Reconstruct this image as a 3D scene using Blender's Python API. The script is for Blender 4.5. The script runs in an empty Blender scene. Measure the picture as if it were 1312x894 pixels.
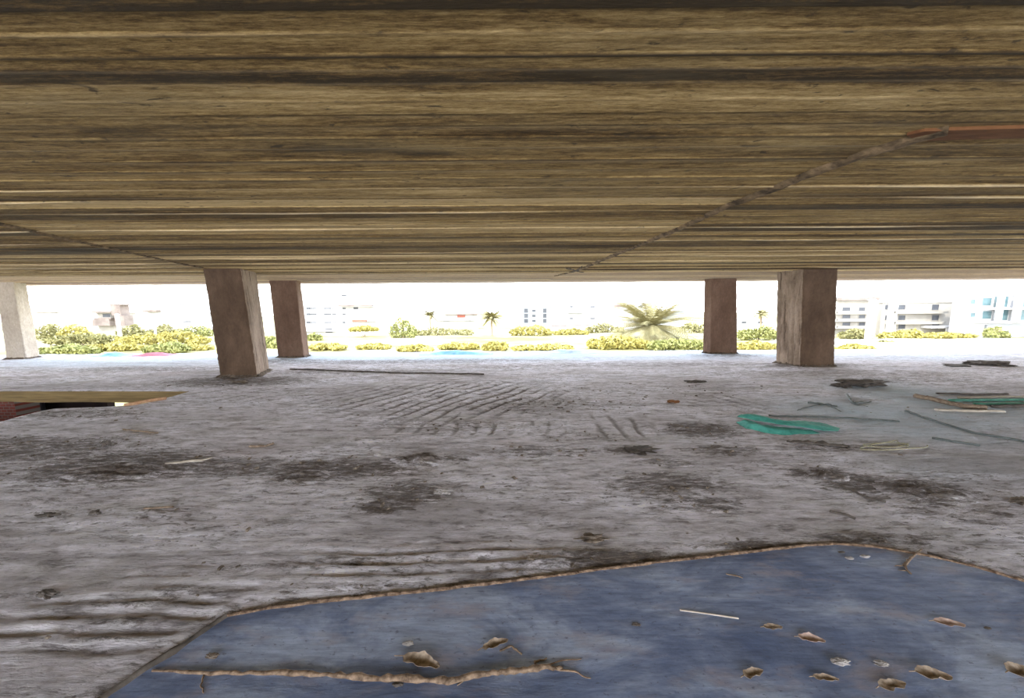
import bpy, bmesh, math, random
import numpy as np
from mathutils import Vector, Matrix
from mathutils.geometry import delaunay_2d_cdt

random.seed(7)
scene = bpy.context.scene
COL = scene.collection

# ------------------------------------------------------------------ camera
W, H, F = 1312, 894, 439.0
PITCH = math.radians(6.75)
ROLL = math.radians(0.36)
CZ = 1.875
CEIL = 3.0
GZ = -8.0
FWD = Vector((0, math.cos(PITCH), -math.sin(PITCH)))
R0 = Vector((1, 0, 0))
U0 = Vector((0, math.sin(PITCH), math.cos(PITCH)))
RT = R0 * math.cos(ROLL) - U0 * math.sin(ROLL)
UP = U0 * math.cos(ROLL) + R0 * math.sin(ROLL)
CAM = Vector((0, 0, CZ))
cd = bpy.data.cameras.new('camera')
cd.sensor_width = 36
cd.lens = F / W * 36
cd.clip_start = 0.05
cd.clip_end = 2000
cam = bpy.data.objects.new('camera', cd)
COL.objects.link(cam)
cam.matrix_world = Matrix(((RT.x, UP.x, -FWD.x, 0), (RT.y, UP.y, -FWD.y, 0), (RT.z, UP.z, -FWD.z, CZ), (0, 0, 0, 1)))
scene.camera = cam


def ray(px, py):
    return FWD + RT * ((px - W / 2) / F) - UP * ((py - H / 2) / F)


def on_z(px, py, z=0.0):
    d = ray(px, py)
    return CAM + d * ((z - CZ) / d.z)


def at_y(px, py, y):
    d = ray(px, py)
    return CAM + d * (y / d.y)


# ------------------------------------------------------------------ noise
_rng = np.random.default_rng(11)
_T = _rng.random((256, 256))


def vn(x, y):
    xi = np.floor(x).astype(np.int64)
    yi = np.floor(y).astype(np.int64)
    fx = x - xi
    fy = y - yi
    fx = fx * fx * (3 - 2 * fx)
    fy = fy * fy * (3 - 2 * fy)
    a = _T[xi & 255, yi & 255]
    b = _T[(xi + 1) & 255, yi & 255]
    c = _T[xi & 255, (yi + 1) & 255]
    d = _T[(xi + 1) & 255, (yi + 1) & 255]
    return (a * (1 - fx) + b * fx) * (1 - fy) + (c * (1 - fx) + d * fx) * fy


def fbm(x, y, o=5, g=0.5):
    s = 0
    a = 1
    t = 0
    for k in range(o):
        s = s + a * vn(x + 17.3 * k, y + 9.1 * k)
        t += a
        a *= g
        x = x * 2.03
        y = y * 2.03
    return s / t


def sstep(a, b, x):
    t = np.clip((x - a) / (b - a), 0, 1)
    return t * t * (3 - 2 * t)


# ------------------------------------------------------------------ helpers
def obj(name, verts, faces, mat=None, parent=None, smooth=False):
    me = bpy.data.meshes.new(name)
    me.from_pydata([tuple(v) for v in verts], [], [tuple(f) for f in faces])
    me.update()
    if smooth:
        me.polygons.foreach_set('use_smooth', [True] * len(me.polygons))
    if mat:
        me.materials.append(mat)
    o = bpy.data.objects.new(name, me)
    COL.objects.link(o)
    if parent:
        o.parent = parent
    return o


def grid_obj(name, X, Y, Z, mat, keep=None, smooth=True):
    """tensor grid mesh from 2-D arrays; keep = bool per face"""
    n, m = X.shape
    co = np.stack([X, Y, Z], -1).reshape(-1, 3).astype(np.float32)
    idx = np.arange(n * m).reshape(n, m)
    q = np.stack([idx[:-1, :-1], idx[1:, :-1], idx[1:, 1:], idx[:-1, 1:]], -1).reshape(-1, 4)
    if keep is not None:
        q = q[keep.reshape(-1)]
    me = bpy.data.meshes.new(name)
    me.vertices.add(len(co))
    me.vertices.foreach_set('co', co.reshape(-1))
    me.loops.add(q.size)
    me.loops.foreach_set('vertex_index', q.reshape(-1).astype(np.int32))
    me.polygons.add(len(q))
    me.polygons.foreach_set('loop_start', (np.arange(len(q)) * 4).astype(np.int32))
    me.polygons.foreach_set('use_smooth', np.full(len(q), smooth))
    me.update(calc_edges=True)
    me.validate()
    me.materials.append(mat)
    o = bpy.data.objects.new(name, me)
    COL.objects.link(o)
    return o


def attr(o, name, vals):
    a = o.data.attributes.new(name, 'FLOAT', 'POINT')
    a.data.foreach_set('value', np.asarray(vals, dtype=np.float32).reshape(-1))


def empty(name, loc, label=None, cat=None, group=None, kind=None):
    o = bpy.data.objects.new(name, None)
    o.location = loc
    o.empty_display_size = 0.1
    COL.objects.link(o)
    tag(o, label, cat, group, kind)
    return o


def tag(o, label=None, cat=None, group=None, kind=None):
    if label:
        o['label'] = label
    if cat:
        o['category'] = cat
    if group:
        o['group'] = group
    if kind:
        o['kind'] = kind
    return o


class MB:
    def __init__(s):
        s.v = []
        s.f = []

    def add(s, v, f):
        k = len(s.v)
        s.v += [tuple(p) for p in v]
        s.f += [tuple(i + k for i in q) for q in f]
        return s

    def box(s, x0, x1, y0, y1, z0, z1):
        v = [(x, y, z) for x in (x0, x1) for y in (y0, y1) for z in (z0, z1)]
        return s.add(v, [(0, 1, 3, 2), (4, 6, 7, 5), (0, 4, 5, 1), (2, 3, 7, 6), (0, 2, 6, 4), (1, 5, 7, 3)])

    def tube(s, pts, rad, seg=8, flat=1.0):
        pts = [Vector(p) for p in pts]
        n = len(pts)
        if not hasattr(rad, '__len__'):
            rad = [rad] * n
        vs = []
        fs = []
        for i, p in enumerate(pts):
            t = (pts[min(i + 1, n - 1)] - pts[max(i - 1, 0)]).normalized()
            a = Vector((0, 0, 1)) if abs(t.z) < 0.9 else Vector((1, 0, 0))
            u = t.cross(a).normalized()
            w = u.cross(t).normalized()
            for k in range(seg):
                an = 2 * math.pi * k / seg
                vs.append(p + u * math.cos(an) * rad[i] + w * math.sin(an) * rad[i] * flat)
        for i in range(n - 1):
            for k in range(seg):
                k2 = (k + 1) % seg
                fs.append((i * seg + k, i * seg + k2, (i + 1) * seg + k2, (i + 1) * seg + k))
        fs.append(tuple(reversed(range(seg))))
        fs.append(tuple(range((n - 1) * seg, n * seg)))
        return s.add(vs, fs)

    def build(s, name, mat, parent=None, smooth=False, origin=None):
        v = s.v
        if origin is not None:
            v = [(p[0] - origin[0], p[1] - origin[1], p[2] - origin[2]) for p in v]
        o = obj(name, v, s.f, mat, parent, smooth)
        if origin is not None and parent is None:
            o.location = origin
        return o


# ------------------------------------------------------------------ materials
class N:
    def __init__(s, name, rough=0.85):
        s.m = bpy.data.materials.new(name)
        s.m.use_nodes = True
        s.t = s.m.node_tree
        s.b = s.t.nodes['Principled BSDF']
        s.b.inputs['Roughness'].default_value = rough
        s.b.inputs['Specular IOR Level'].default_value = 0.3
        s.tc = None

    def new(s, typ, **kw):
        n = s.t.nodes.new(typ)
        for k, v in kw.items():
            setattr(n, k, v)
        return n

    def link(s, a, b):
        s.t.links.new(a, b)

    def noise(s, scale=(1, 1, 1), sc=1.0, detail=6, rough=0.6, dist=0.0, gain=1.0):
        if s.tc is None:
            s.tc = s.new('ShaderNodeTexCoord')
        mp = s.new('ShaderNodeMapping')
        mp.inputs['Scale'].default_value = scale
        s.link(s.tc.outputs['Object'], mp.inputs['Vector'])
        n = s.new('ShaderNodeTexNoise')
        n.inputs['Scale'].default_value = sc
        n.inputs['Detail'].default_value = detail
        n.inputs['Roughness'].default_value = rough
        n.inputs['Distortion'].default_value = dist
        s.link(mp.outputs[0], n.inputs['Vector'])
        if gain != 1.0:
            return s.math('ADD', s.math('MULTIPLY', s.math('SUBTRACT', n.outputs['Fac'], 0.5), gain), 0.5, True)
        return n.outputs['Fac']

    def ramp(s, fac, stops):
        r = s.new('ShaderNodeValToRGB')
        e = r.color_ramp.elements
        while len(e) < len(stops):
            e.new(0.5)
        for el, (p, c) in zip(e, stops):
            el.position = p
            el.color = (*c, 1) if not isinstance(c, (int, float)) else (c, c, c, 1)
        s.link(fac, r.inputs[0])
        return r.outputs[0]

    def mix(s, fac, a, b, mode='MIX'):
        n = s.new('ShaderNodeMix', data_type='RGBA', blend_type=mode)
        for sock, v in ((n.inputs[0], fac), (n.inputs[6], a), (n.inputs[7], b)):
            if isinstance(v, (int, float)):
                sock.default_value = v
            elif isinstance(v, tuple):
                sock.default_value = (*v, 1)
            else:
                s.link(v, sock)
        return n.outputs[2]

    def math(s, op, a, b=0.0, clamp=False):
        n = s.new('ShaderNodeMath', operation=op, use_clamp=clamp)
        for i, v in enumerate((a, b)):
            if isinstance(v, (int, float)):
                n.inputs[i].default_value = v
            else:
                s.link(v, n.inputs[i])
        return n.outputs[0]

    def attr(s, name):
        n = s.new('ShaderNodeAttribute', attribute_name=name)
        return n.outputs['Fac']

    def color(s, c):
        if isinstance(c, tuple):
            s.b.inputs['Base Color'].default_value = (*c, 1)
        else:
            s.link(c, s.b.inputs['Base Color'])
        return s

    def bump(s, h, dist=0.01, strength=1.0):
        n = s.new('ShaderNodeBump')
        n.inputs['Distance'].default_value = dist
        n.inputs['Strength'].default_value = strength
        s.link(h, n.inputs['Height'])
        s.link(n.outputs[0], s.b.inputs['Normal'])
        return s


def simple(name, c1, c2, sc=5.0, rough=0.85, stretch=(1, 1, 1), bump=0.0, lo=0.35, hi=0.65):
    n = N(name, rough)
    f = n.noise(stretch, sc)
    n.color(n.ramp(f, [(lo, c1), (hi, c2)]))
    if bump:
        n.bump(f, bump)
    return n.m


# floor concrete
n = N('floor_concrete', 0.9)
big = n.noise((0.4, 1, 1), 0.9, 6, 0.62, 0.3, 1.5)
base = n.ramp(big, [(0.32, (0.56, 0.53, 0.565)), (0.5, (0.78, 0.76, 0.83)), (0.66, (0.87, 0.865, 0.96))])
mid = n.noise((1.4, 4.5, 1), 2.0, 10, 0.72, 0.2, 1.7)
base = n.mix(1.0, base, n.ramp(mid, [(0.30, (0.40, 0.38, 0.37)), (0.40, (0.80, 0.79, 0.79)), (0.52, (1.0, 1.0, 1.0)), (0.66, (1.25, 1.25, 1.27))]), 'MULTIPLY')
msk = n.ramp(n.noise((0.45, 1.1, 1), 0.8, 6, 0.65, 0.4, 1.6), [(0.38, 0.12), (0.66, 1.0)])
stk = n.noise((1.3, 14, 1), 1.4, 10, 0.78, 0.25, 1.7)
base = n.mix(n.math('MULTIPLY', msk, n.ramp(stk, [(0.32, 0.75), (0.43, 0.0)])), base, (0.19, 0.17, 0.165))
base = n.mix(n.ramp(stk, [(0.54, 0.0), (0.68, 0.7)]), base, (0.90, 0.89, 0.94))
spk = n.noise((6, 15, 5), 1.5, 8, 0.75, 0.5, 1.5)
base = n.mix(n.math('MULTIPLY', msk, n.ramp(spk, [(0.35, 0.9), (0.44, 0.0)])), base, (0.12, 0.105, 0.10))
base = n.mix(n.ramp(spk, [(0.56, 0.0), (0.66, 0.5)]), base, (0.86, 0.85, 0.88))
green = n.noise((0.5, 1.3, 1), 0.9, 6, 0.7)
base = n.mix(n.ramp(green, [(0.52, 0.0), (0.66, 0.4)]), base, (0.46, 0.45, 0.40))
lst = n.noise((0.3, 1.9, 1), 1.0, 7, 0.7, 0.3, 1.8)
base = n.mix(n.ramp(lst, [(0.26, 0.5), (0.46, 0.0)]), base, (0.26, 0.235, 0.24))
pinkn = n.noise((0.6, 1.2, 1), 0.7, 5, 0.7)
base = n.mix(n.ramp(pinkn, [(0.55, 0.0), (0.7, 0.3)]), base, (0.50, 0.40, 0.41))
base = n.mix(n.math('MULTIPLY', n.attr('teal'), n.ramp(lst, [(0.25, 0.55), (0.5, 1.0)])), base, (0.54, 0.66, 0.76))  # painted sky light, bluish towards the far edge and right
dn = n.noise((3.2, 11, 5), 1.4, 10, 0.85, 0.4)
dirt = n.attr('dirt')
dfac = n.math('ADD', dirt, n.math('MULTIPLY', n.math('SUBTRACT', dn, 0.5), 4.2))
dfac = n.ramp(dfac, [(0.36, 0.0), (0.50, 0.55), (0.85, 1.0)])
dcol = n.ramp(n.noise((5, 14, 5), 2.3, 8, 0.85), [(0.38, (0.036, 0.027, 0.02)), (0.5, (0.085, 0.063, 0.047)), (0.6, (0.22, 0.18, 0.145)), (0.68, (0.45, 0.41, 0.38))])
base = n.mix(n.math('MULTIPLY', dfac, 0.9), base, dcol)
base = n.mix(n.math('MULTIPLY', n.attr('groove'), 0.95), base, (0.17, 0.155, 0.145))
n.color(base)
bh = n.math('ADD', n.math('ADD', mid, n.math('MULTIPLY', spk, 0.8)), stk)
n.bump(bh, 0.022, 1.0)
M_floor = n.m

# ceiling concrete
n = N('board_marked_concrete', 0.9)
tone = n.attr('tone')
tone = n.math('ADD', tone, n.math('MULTIPLY', n.math('SUBTRACT', n.noise((0.6, 9, 1), 2.2, 10, 0.8), 0.5), 2.0))
tone = n.math('ADD', tone, n.math('MULTIPLY', n.math('SUBTRACT', n.noise((3.5, 16, 1), 3.2, 9, 0.85), 0.5), 1.7))
base = n.ramp(tone, [(0.0, (0.04, 0.024, 0.009)), (0.28, (0.142, 0.085, 0.028)), (0.5, (0.29, 0.19, 0.070)), (0.72, (0.44, 0.307, 0.130)), (1.0, (0.63, 0.47, 0.235))])
grn = n.noise((0.25, 1.6, 1), 1.2, 8, 0.7)
base = n.mix(n.ramp(grn, [(0.50, 0.0), (0.64, 0.4)]), base, (0.18, 0.142, 0.08))
pits = n.noise((2.2, 7, 1), 2.6, 4, 0.6, 0.6)
base = n.mix(n.ramp(pits, [(0.31, 0.85), (0.38, 0.0)]), base, (0.05, 0.035, 0.02))
base = n.mix(n.attr('lite'), base, (0.66, 0.54, 0.36))
base = n.mix(n.attr('joint'), base, (0.04, 0.026, 0.013))
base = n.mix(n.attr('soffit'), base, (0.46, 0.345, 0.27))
n.color(base)
n.bump(n.math('ADD', n.noise((2.0, 16, 1), 3.0, 8, 0.75), pits), 0.012, 1.0)
M_ceil = n.m

M_seam = simple('seam_mortar', (0.06, 0.042, 0.026), (0.30, 0.21, 0.12), 9, 0.95, bump=0.03)
M_brick_patch = simple('exposed_clay', (0.11, 0.045, 0.018), (0.19, 0.085, 0.035), 5, 0.9, (1, 4, 1), 0.01)


def column_mat(name, a, b, c, grooved=0.0):
    n = N(name, 0.9)
    f = n.noise((1, 1, 0.5), 1.6, 7, 0.65)
    base = n.ramp(f, [(0.3, a), (0.5, b), (0.72, c)])
    fine = n.noise((1, 1, 0.6), 16, 6, 0.7)
    base = n.mix(0.6, base, n.ramp(fine, [(0.3, 0.36), (0.7, 0.62)]), 'OVERLAY')
    pit = n.noise((1, 1, 1), 22, 3, 0.6)
    base = n.mix(n.ramp(pit, [(0.25, 0.7), (0.36, 0)]), base, (0.08, 0.055, 0.04))
    if grooved:
        gv = n.noise((7, 7, 0.22), 2.0, 6, 0.65, 0.3, 1.5)
        base = n.mix(n.ramp(gv, [(0.30, grooved), (0.42, 0.0)]), base, (0.07, 0.045, 0.03))
        fine = n.math('ADD', fine, gv)
    n.color(base)
    n.bump(fine, 0.012, 0.8)
    return n.m


M_col = column_mat('column_concrete', (0.062, 0.037, 0.022), (0.092, 0.058, 0.037), (0.145, 0.095, 0.064))
M_col_lit_side = column_mat('column_lit_side_speckled', (0.12, 0.085, 0.06), (0.27, 0.205, 0.155), (0.36, 0.28, 0.22), 0.85)  # paler tone paints light on near columns' side faces; grooves and speckle are texture
M_col_far_bloom = column_mat('column_bloom_tone', (0.10, 0.058, 0.038), (0.145, 0.088, 0.06), (0.20, 0.13, 0.092))  # bloom around the far columns painted in as a lighter concrete colour
M_col_sunlit = column_mat('column_sunlit_tone', (0.36, 0.31, 0.25), (0.44, 0.385, 0.315), (0.50, 0.45, 0.39))  # sunlight on the left margin column painted into its base colour

# blue sheet
n = N('blue_sheet', 0.42)
a = n.noise((0.7, 1.5, 1), 1.5, 9, 0.68, 0.5, 1.35)
base = n.ramp(a, [(0.3, (0.085, 0.125, 0.24)), (0.5, (0.18, 0.235, 0.38)), (0.64, (0.31, 0.38, 0.53))])
b = n.noise((1.2, 9, 1), 3.2, 6, 0.7)
base = n.mix(0.6, base, n.ramp(b, [(0.36, 0.3), (0.64, 0.7)]), 'OVERLAY')
warm = n.noise((1, 3, 1), 1.7, 5, 0.65)
base = n.mix(n.ramp(warm, [(0.53, 0.0), (0.68, 0.55)]), base, (0.36, 0.32, 0.34))
sp = n.noise((14, 26, 1), 1.5, 4, 0.7)
base = n.mix(n.ramp(sp, [(0.32, 0.7), (0.41, 0.0)]), base, (0.09, 0.10, 0.15))
n.color(base)
n.bump(n.math('ADD', b, n.math('MULTIPLY', a, 2)), 0.004, 0.7)
M_sheet = n.m

M_edge = simple('tan_dirt_edge', (0.06, 0.036, 0.024), (0.36, 0.255, 0.18), 30, 0.95, bump=0.02)
M_root = simple('dry_root_bark', (0.09, 0.06, 0.04), (0.32, 0.23, 0.16), 30, 0.9, bump=0.01)
M_twig = simple('dry_twig', (0.12, 0.085, 0.06), (0.30, 0.23, 0.17), 25, 0.9)
M_palewood = simple('pale_dry_wood', (0.34, 0.30, 0.25), (0.58, 0.53, 0.46), 20, 0.85, (0.4, 2, 2))
M_leaf_tan = simple('dry_leaf_tan', (0.17, 0.125, 0.085), (0.38, 0.31, 0.24), 40, 0.8)
M_leaf_or = simple('dry_leaf_orange', (0.32, 0.225, 0.19), (0.48, 0.37, 0.32), 40, 0.8)
M_mortar = simple('mortar_crumb_grey', (0.20, 0.185, 0.18), (0.40, 0.38, 0.37), 30, 0.9, bump=0.004)
M_dark = simple('dark_rubble', (0.055, 0.048, 0.042), (0.13, 0.112, 0.10), 14, 0.9, bump=0.01)
M_soil = simple('soil_crumbs', (0.06, 0.047, 0.036), (0.22, 0.18, 0.145), 12, 0.95, bump=0.015)
M_teal = simple('teal_cloth', (0.04, 0.24, 0.20), (0.10, 0.42, 0.36), 9, 0.7, bump=0.01)
M_greenstrip = simple('green_strip', (0.05, 0.20, 0.15), (0.12, 0.34, 0.27), 9, 0.7)
M_wire = simple('dark_wire', (0.07, 0.085, 0.085), (0.14, 0.16, 0.16), 20, 0.6)
M_cord = simple('yellow_cord', (0.26, 0.25, 0.16), (0.44, 0.42, 0.29), 20, 0.8)
M_bluetarp = simple('blue_tarp', (0.10, 0.36, 0.55), (0.22, 0.52, 0.70), 3, 0.5)
M_paletarp = simple('pale_tarp', (0.40, 0.52, 0.66), (0.58, 0.68, 0.78), 3, 0.6)
M_pinktarp = simple('pink_cloth', (0.45, 0.12, 0.17), (0.62, 0.22, 0.28), 3, 0.7)
M_timber = simple('timber_edge', (0.17, 0.115, 0.045), (0.30, 0.21, 0.09), 3, 0.8, (0.4, 3, 8), 0.004)
M_rope = simple('orange_rope', (0.36, 0.19, 0.10), (0.55, 0.36, 0.22), 20, 0.8)
M_wallL_shade = simple('lower_wall_shade', (0.03, 0.02, 0.022), (0.055, 0.035, 0.036), 3, 0.9)  # gloom of the storey below is painted into this near-black colour

n = N('red_brick', 0.9)
br = n.new('ShaderNodeTexBrick')
n.tc = n.new('ShaderNodeTexCoord')
mp = n.new('ShaderNodeMapping')
mp.inputs['Rotation'].default_value = (math.pi / 2, 0, 0)
n.link(n.tc.outputs['Object'], mp.inputs[0])
n.link(mp.outputs[0], br.inputs['Vector'])
br.inputs['Scale'].default_value = 3.0
br.inputs['Color1'].default_value = (0.30, 0.07, 0.05, 1)
br.inputs['Color2'].default_value = (0.20, 0.05, 0.04, 1)
br.inputs['Mortar'].default_value = (0.30, 0.26, 0.24, 1)
n.link(br.outputs[0], n.b.inputs['Base Color'])
M_brick = n.m

# outside
n = N('dry_field', 0.95)
a = n.noise((0.6, 1, 1), 0.05, 6, 0.65)
base = n.ramp(a, [(0.36, (0.19, 0.17, 0.055)), (0.46, (0.30, 0.27, 0.12)), (0.56, (0.45, 0.41, 0.30))])
b = n.noise((0.5, 1.5, 1), 0.4, 7, 0.7)
base = n.mix(n.ramp(b, [(0.50, 0.0), (0.60, 0.85)]), base, (0.18, 0.165, 0.045))
n.color(base)
M_ground = n.m
M_road = simple('pale_road', (0.62, 0.60, 0.57), (0.72, 0.70, 0.67), 0.3, 0.9)
M_white = simple('white_render', (0.42, 0.42, 0.42), (0.54, 0.53, 0.53), 0.2, 0.9)
M_cream = simple('cream_render', (0.29, 0.27, 0.235), (0.37, 0.345, 0.30), 0.2, 0.9)
M_greyr = simple('grey_render', (0.26, 0.28, 0.285), (0.32, 0.34, 0.345), 0.2, 0.9)
M_raw = simple('raw_concrete', (0.15, 0.12, 0.105), (0.24, 0.20, 0.175), 0.4, 0.9)
M_pane = simple('dark_pane', (0.05, 0.055, 0.065), (0.09, 0.095, 0.105), 0.6, 0.4)
M_tealpane = simple('teal_pane', (0.05, 0.10, 0.11), (0.10, 0.16, 0.17), 0.6, 0.3)
M_red = simple('red_awning', (0.36, 0.10, 0.07), (0.45, 0.15, 0.1), 1, 0.8)
M_steel = simple('white_pole_paint', (0.74, 0.74, 0.74), (0.8, 0.8, 0.8), 1, 0.6)
M_trunk = simple('tree_bark', (0.22, 0.17, 0.11), (0.36, 0.28, 0.2), 2, 0.9)


def leaf_mat(name, a, b):
    n = N(name, 0.8)
    f = n.noise((1, 1, 1), 0.8, 4, 0.6)
    n.color(n.ramp(f, [(0.35, a), (0.65, b)]))
    n.b.inputs['Subsurface Weight'].default_value = 0.0
    return n.m


M_leafY = leaf_mat('yellow_leaves', (0.26, 0.23, 0.055), (0.46, 0.40, 0.13))
M_leafG = leaf_mat('green_leaves', (0.17, 0.185, 0.055), (0.33, 0.325, 0.12))
M_leafD = leaf_mat('olive_leaves', (0.17, 0.165, 0.065), (0.34, 0.31, 0.14))
M_palm = leaf_mat('palm_fronds', (0.19, 0.17, 0.07), (0.34, 0.30, 0.15))

# ------------------------------------------------------------------ floor
YB, YE = -5.5, 14.95
# hole and sheet outlines on the floor
hole_px = [(-420, 500), (245, 500.5), (228, 505.5), (205, 512.5), (183, 517), (160, 519.5), (130, 521.5), (95, 522.5), (70, 523.5), (50, 527), (25, 533.5), (0, 540.5), (-80, 561)]
HOLE = [on_z(*p).to_2d() for p in hole_px]
HOLE.append(Vector((HOLE[0].x, HOLE[-1].y)))
sheet_px = [(290, 791), (340, 781), (420, 771), (520, 761), (620, 750), (740, 735), (850, 721), (960, 708), (1030, 700), (1070, 698), (1120, 702), (1180, 712), (1250, 728), (1312, 746), (1420, 790), (1600, 860)]
SHEET = [on_z(*p).to_2d() for p in sheet_px]
a_ = on_z(135, 894).to_2d()
dirv = (a_ - SHEET[0]).normalized()
k_ = (0.35 - a_.y) / dirv.y
SHEET_LEFT = [SHEET[0], SHEET[0].lerp(a_, 0.5), a_, a_ + dirv * k_]
SHEET += [Vector((SHEET[-1].x, 0.35)), a_ + dirv * k_, a_, SHEET[0].lerp(a_, 0.5)]


def inside(poly, x, y):
    r = np.zeros(np.shape(x), bool)
    k = len(poly)
    for i in range(k):
        x0, y0 = poly[i]
        x1, y1 = poly[(i + 1) % k]
        if y0 == y1:
            continue
        c = ((y0 > y) != (y1 > y)) & (x < (x1 - x0) * (y - y0) / (y1 - y0) + x0)
        r ^= c
    return r


def pdist(poly, x, y, close=True):
    d = np.full(np.shape(x), 1e9)
    k = len(poly)
    for i in range(k if close else k - 1):
        p = poly[i]
        q = poly[(i + 1) % k]
        ex, ey = q[0] - p[0], q[1] - p[1]
        L = ex * ex + ey * ey + 1e-12
        t = np.clip(((x - p[0]) * ex + (y - p[1]) * ey) / L, 0, 1)
        d = np.minimum(d, np.hypot(x - p[0] - t * ex, y - p[1] - t * ey))
    return d


def zone(px, py, rx, ry, x, y, soft=0.55):
    """soft elliptical patch on the floor plane"""
    c = on_z(px, py)
    ax = abs(on_z(px + rx, py).x - c.x)
    y0 = on_z(px, py + ry).y
    y1 = on_z(px, py - ry).y
    ay = (y1 - y0) / 2
    cy = (y1 + y0) / 2
    r = np.hypot((x - c.x) / ax, (y - cy) / ay)
    return 1 - sstep(soft, 1.25, r)


DIRT = [(150, 600, 165, 28, .8), (50, 580, 120, 24, .68), (290, 600, 100, 18, .65), (20, 565, 80, 9, .6), (420, 602, 150, 18, .75), (545, 588, 70, 9, .85),
        (520, 634, 75, 22, .75), (490, 651, 50, 8, .9), (1120, 622, 70, 18, .8), (1185, 630, 80, 22, .9), (1050, 606, 55, 9, .9),
        (1240, 655, 110, 22, .35), (900, 551, 70, 13, .78), (930, 577, 60, 10, .68), (860, 622, 100, 22, .66), (900, 645, 80, 14, .6),
        (800, 577, 40, 5, .85), (860, 592, 50, 8, .5), (770, 716, 110, 14, .62), (700, 722, 120, 8, .5), (300, 489, 120, 9, .75), (440, 476, 150, 6, .45),
        (700, 520, 140, 16, .42), (640, 470, 160, 8, .3), (700, 578, 110, 10, .5), (1060, 574, 90, 7, .5), (100, 530, 120, 8, .5), (60, 640, 70, 8, .35),
        (180, 775, 90, 8, .5), (240, 760, 60, 7, .5), (60, 765, 30, 6, .55), (150, 800, 70, 8, .45), (140, 820, 60, 5, .5),
        (340, 730, 90, 7, .4), (480, 720, 120, 8, .4), (1230, 610, 90, 10, .3), (1130, 690, 120, 12, .45), (980, 700, 90, 6, .5), (1040, 468, 80, 4, .8),
        (990, 540, 60, 5, .3), (820, 500, 200, 14, .25), (560, 545, 130, 10, .35), (750, 560, 90, 9, .35), (205, 655, 60, 5, .5), (1160, 480, 160, 7, .3), (370, 462, 80, 3, .5), (930, 455, 80, 3, .5), (520, 463, 260, 4, .5), (820, 467, 240, 4, .45), (180, 473, 160, 5, .45), (1180, 487, 130, 6, .4), (1000, 478, 150, 4, .35)]
SKY_TINT = [(1180, 545, 190, 42, .85), (1290, 530, 140, 48, .85), (1050, 520, 90, 16, .35), (1250, 600, 160, 25, .3), (600, 456, 760, 9, .95), (120, 465, 260, 10, .7), (1200, 458, 200, 8, .4)]  # patches where bluish sky light is painted into the floor colour


def floor_h(x, y, full=False):
    x = np.asarray(x, float)
    y = np.asarray(y, float)
    h = 0.05 * (fbm(x * 0.35 + 3, y * 0.5 + 8, 4) - 0.5)
    h += 0.042 * (fbm(x * 1.7, y * 3.4, 5, 0.55) - 0.5)
    h += 0.020 * (fbm(x * 9 + 40, y * 18 + 11, 4, 0.6) - 0.5)
    # trowel ripples near the sheet
    rip = np.sin(2 * math.pi * (y / 0.105 + 0.5 * fbm(x * 0.9, y * 1.2, 3) * 2)) * (0.4 + fbm(x * 1.6 + 9, y * 5 + 2, 3))
    rm = np.maximum.reduce([zone(165, 800, 190, 50, x, y), 0.9 * zone(560, 722, 230, 30, x, y), 0.4 * zone(330, 735, 200, 25, x, y)])
    h += 0.010 * rip * rm
    # rake grooves
    g = np.zeros_like(x)
    br = fbm(x * 2.5 + 5, y * 2.5 + 3, 4)
    for (px, py, rx, ry, kx, ky, lam, s) in ((560, 515, 185, 27, 1.0, -0.62, 0.36, 1.0), (640, 549, 190, 9, 1.0, -0.2, 0.30, 0.7), (790, 548, 55, 17, 1.0, 0.0, 0.27, 0.8), (930, 517, 60, 16, 1.0, 0.55, 0.32, 0.6), (350, 505, 160, 14, 1.0, -0.7, 0.33, 0.45)):
        ph = (x * kx + y * ky) / lam + 1.2 * fbm(x * 0.8, y * 0.8, 3)
        w = sstep(0.35, 0.95, np.cos(2 * math.pi * ph))
        g = np.maximum(g, w * s * zone(px, py, rx, ry, x, y) * sstep(0.30, 0.46, br))
    h -= 0.024 * g
    # flat bed under the sheet
    ins = inside(SHEET, x, y)
    d = pdist(SHEET, x, y)
    lo = np.where(ins, 1.0, 1 - sstep(0.0, 0.14, d))
    h = h * (1 - lo) + (-0.012) * lo
    # crumbly heap hard against the sheet edge
    h += np.where(ins, 0, 0.03 * (1 - sstep(0.03, 0.20, d)) * fbm(x * 5, y * 9, 4) * sstep(0.0, 0.03, d))
    # ease off at the hole rim and at the columns
    if not full:
        return h
    dirt = np.zeros_like(x)
    for (px, py, rx, ry, s) in DIRT:
        dirt = np.maximum(dirt, s * zone(px, py, rx, ry, x, y, 0.3))
    dirt = dirt + 0.02
    dirt = dirt + np.where(ins, 0, 0.35 * (1 - sstep(0.02, 0.22, d)))
    h += 0.03 * (1 - lo) * np.clip(dirt - 0.35, 0, 1) * fbm(x * 6, y * 12, 5, 0.65)
    teal = np.zeros_like(x)
    for (px, py, rx, ry, s) in SKY_TINT:
        teal = np.maximum(teal, s * zone(px, py, rx, ry, x, y, 0.2))
    teal *= 0.6 + 0.6 * fbm(x * 1.5, y * 3, 4)
    return h, dirt, g * 0.75, teal


def fh(x, y):
    return float(floor_h(np.array([x]), np.array([y]), True)[0][0])


tx = np.linspace(-math.asinh(27 / 3.2), math.asinh(27 / 3.2), 900)
xs = 3.2 * np.sinh(tx)
ys = np.concatenate([np.linspace(YB, 1.1, 70)[:-1], np.geomspace(1.1, YE, 330)])
X, Y = np.meshgrid(xs, ys, indexing='ij')
fx = (X[:-1, :-1] + X[1:, 1:]) / 2
fy = (Y[:-1, :-1] + Y[1:, 1:]) / 2
cut = inside(HOLE, fx, fy)
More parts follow.
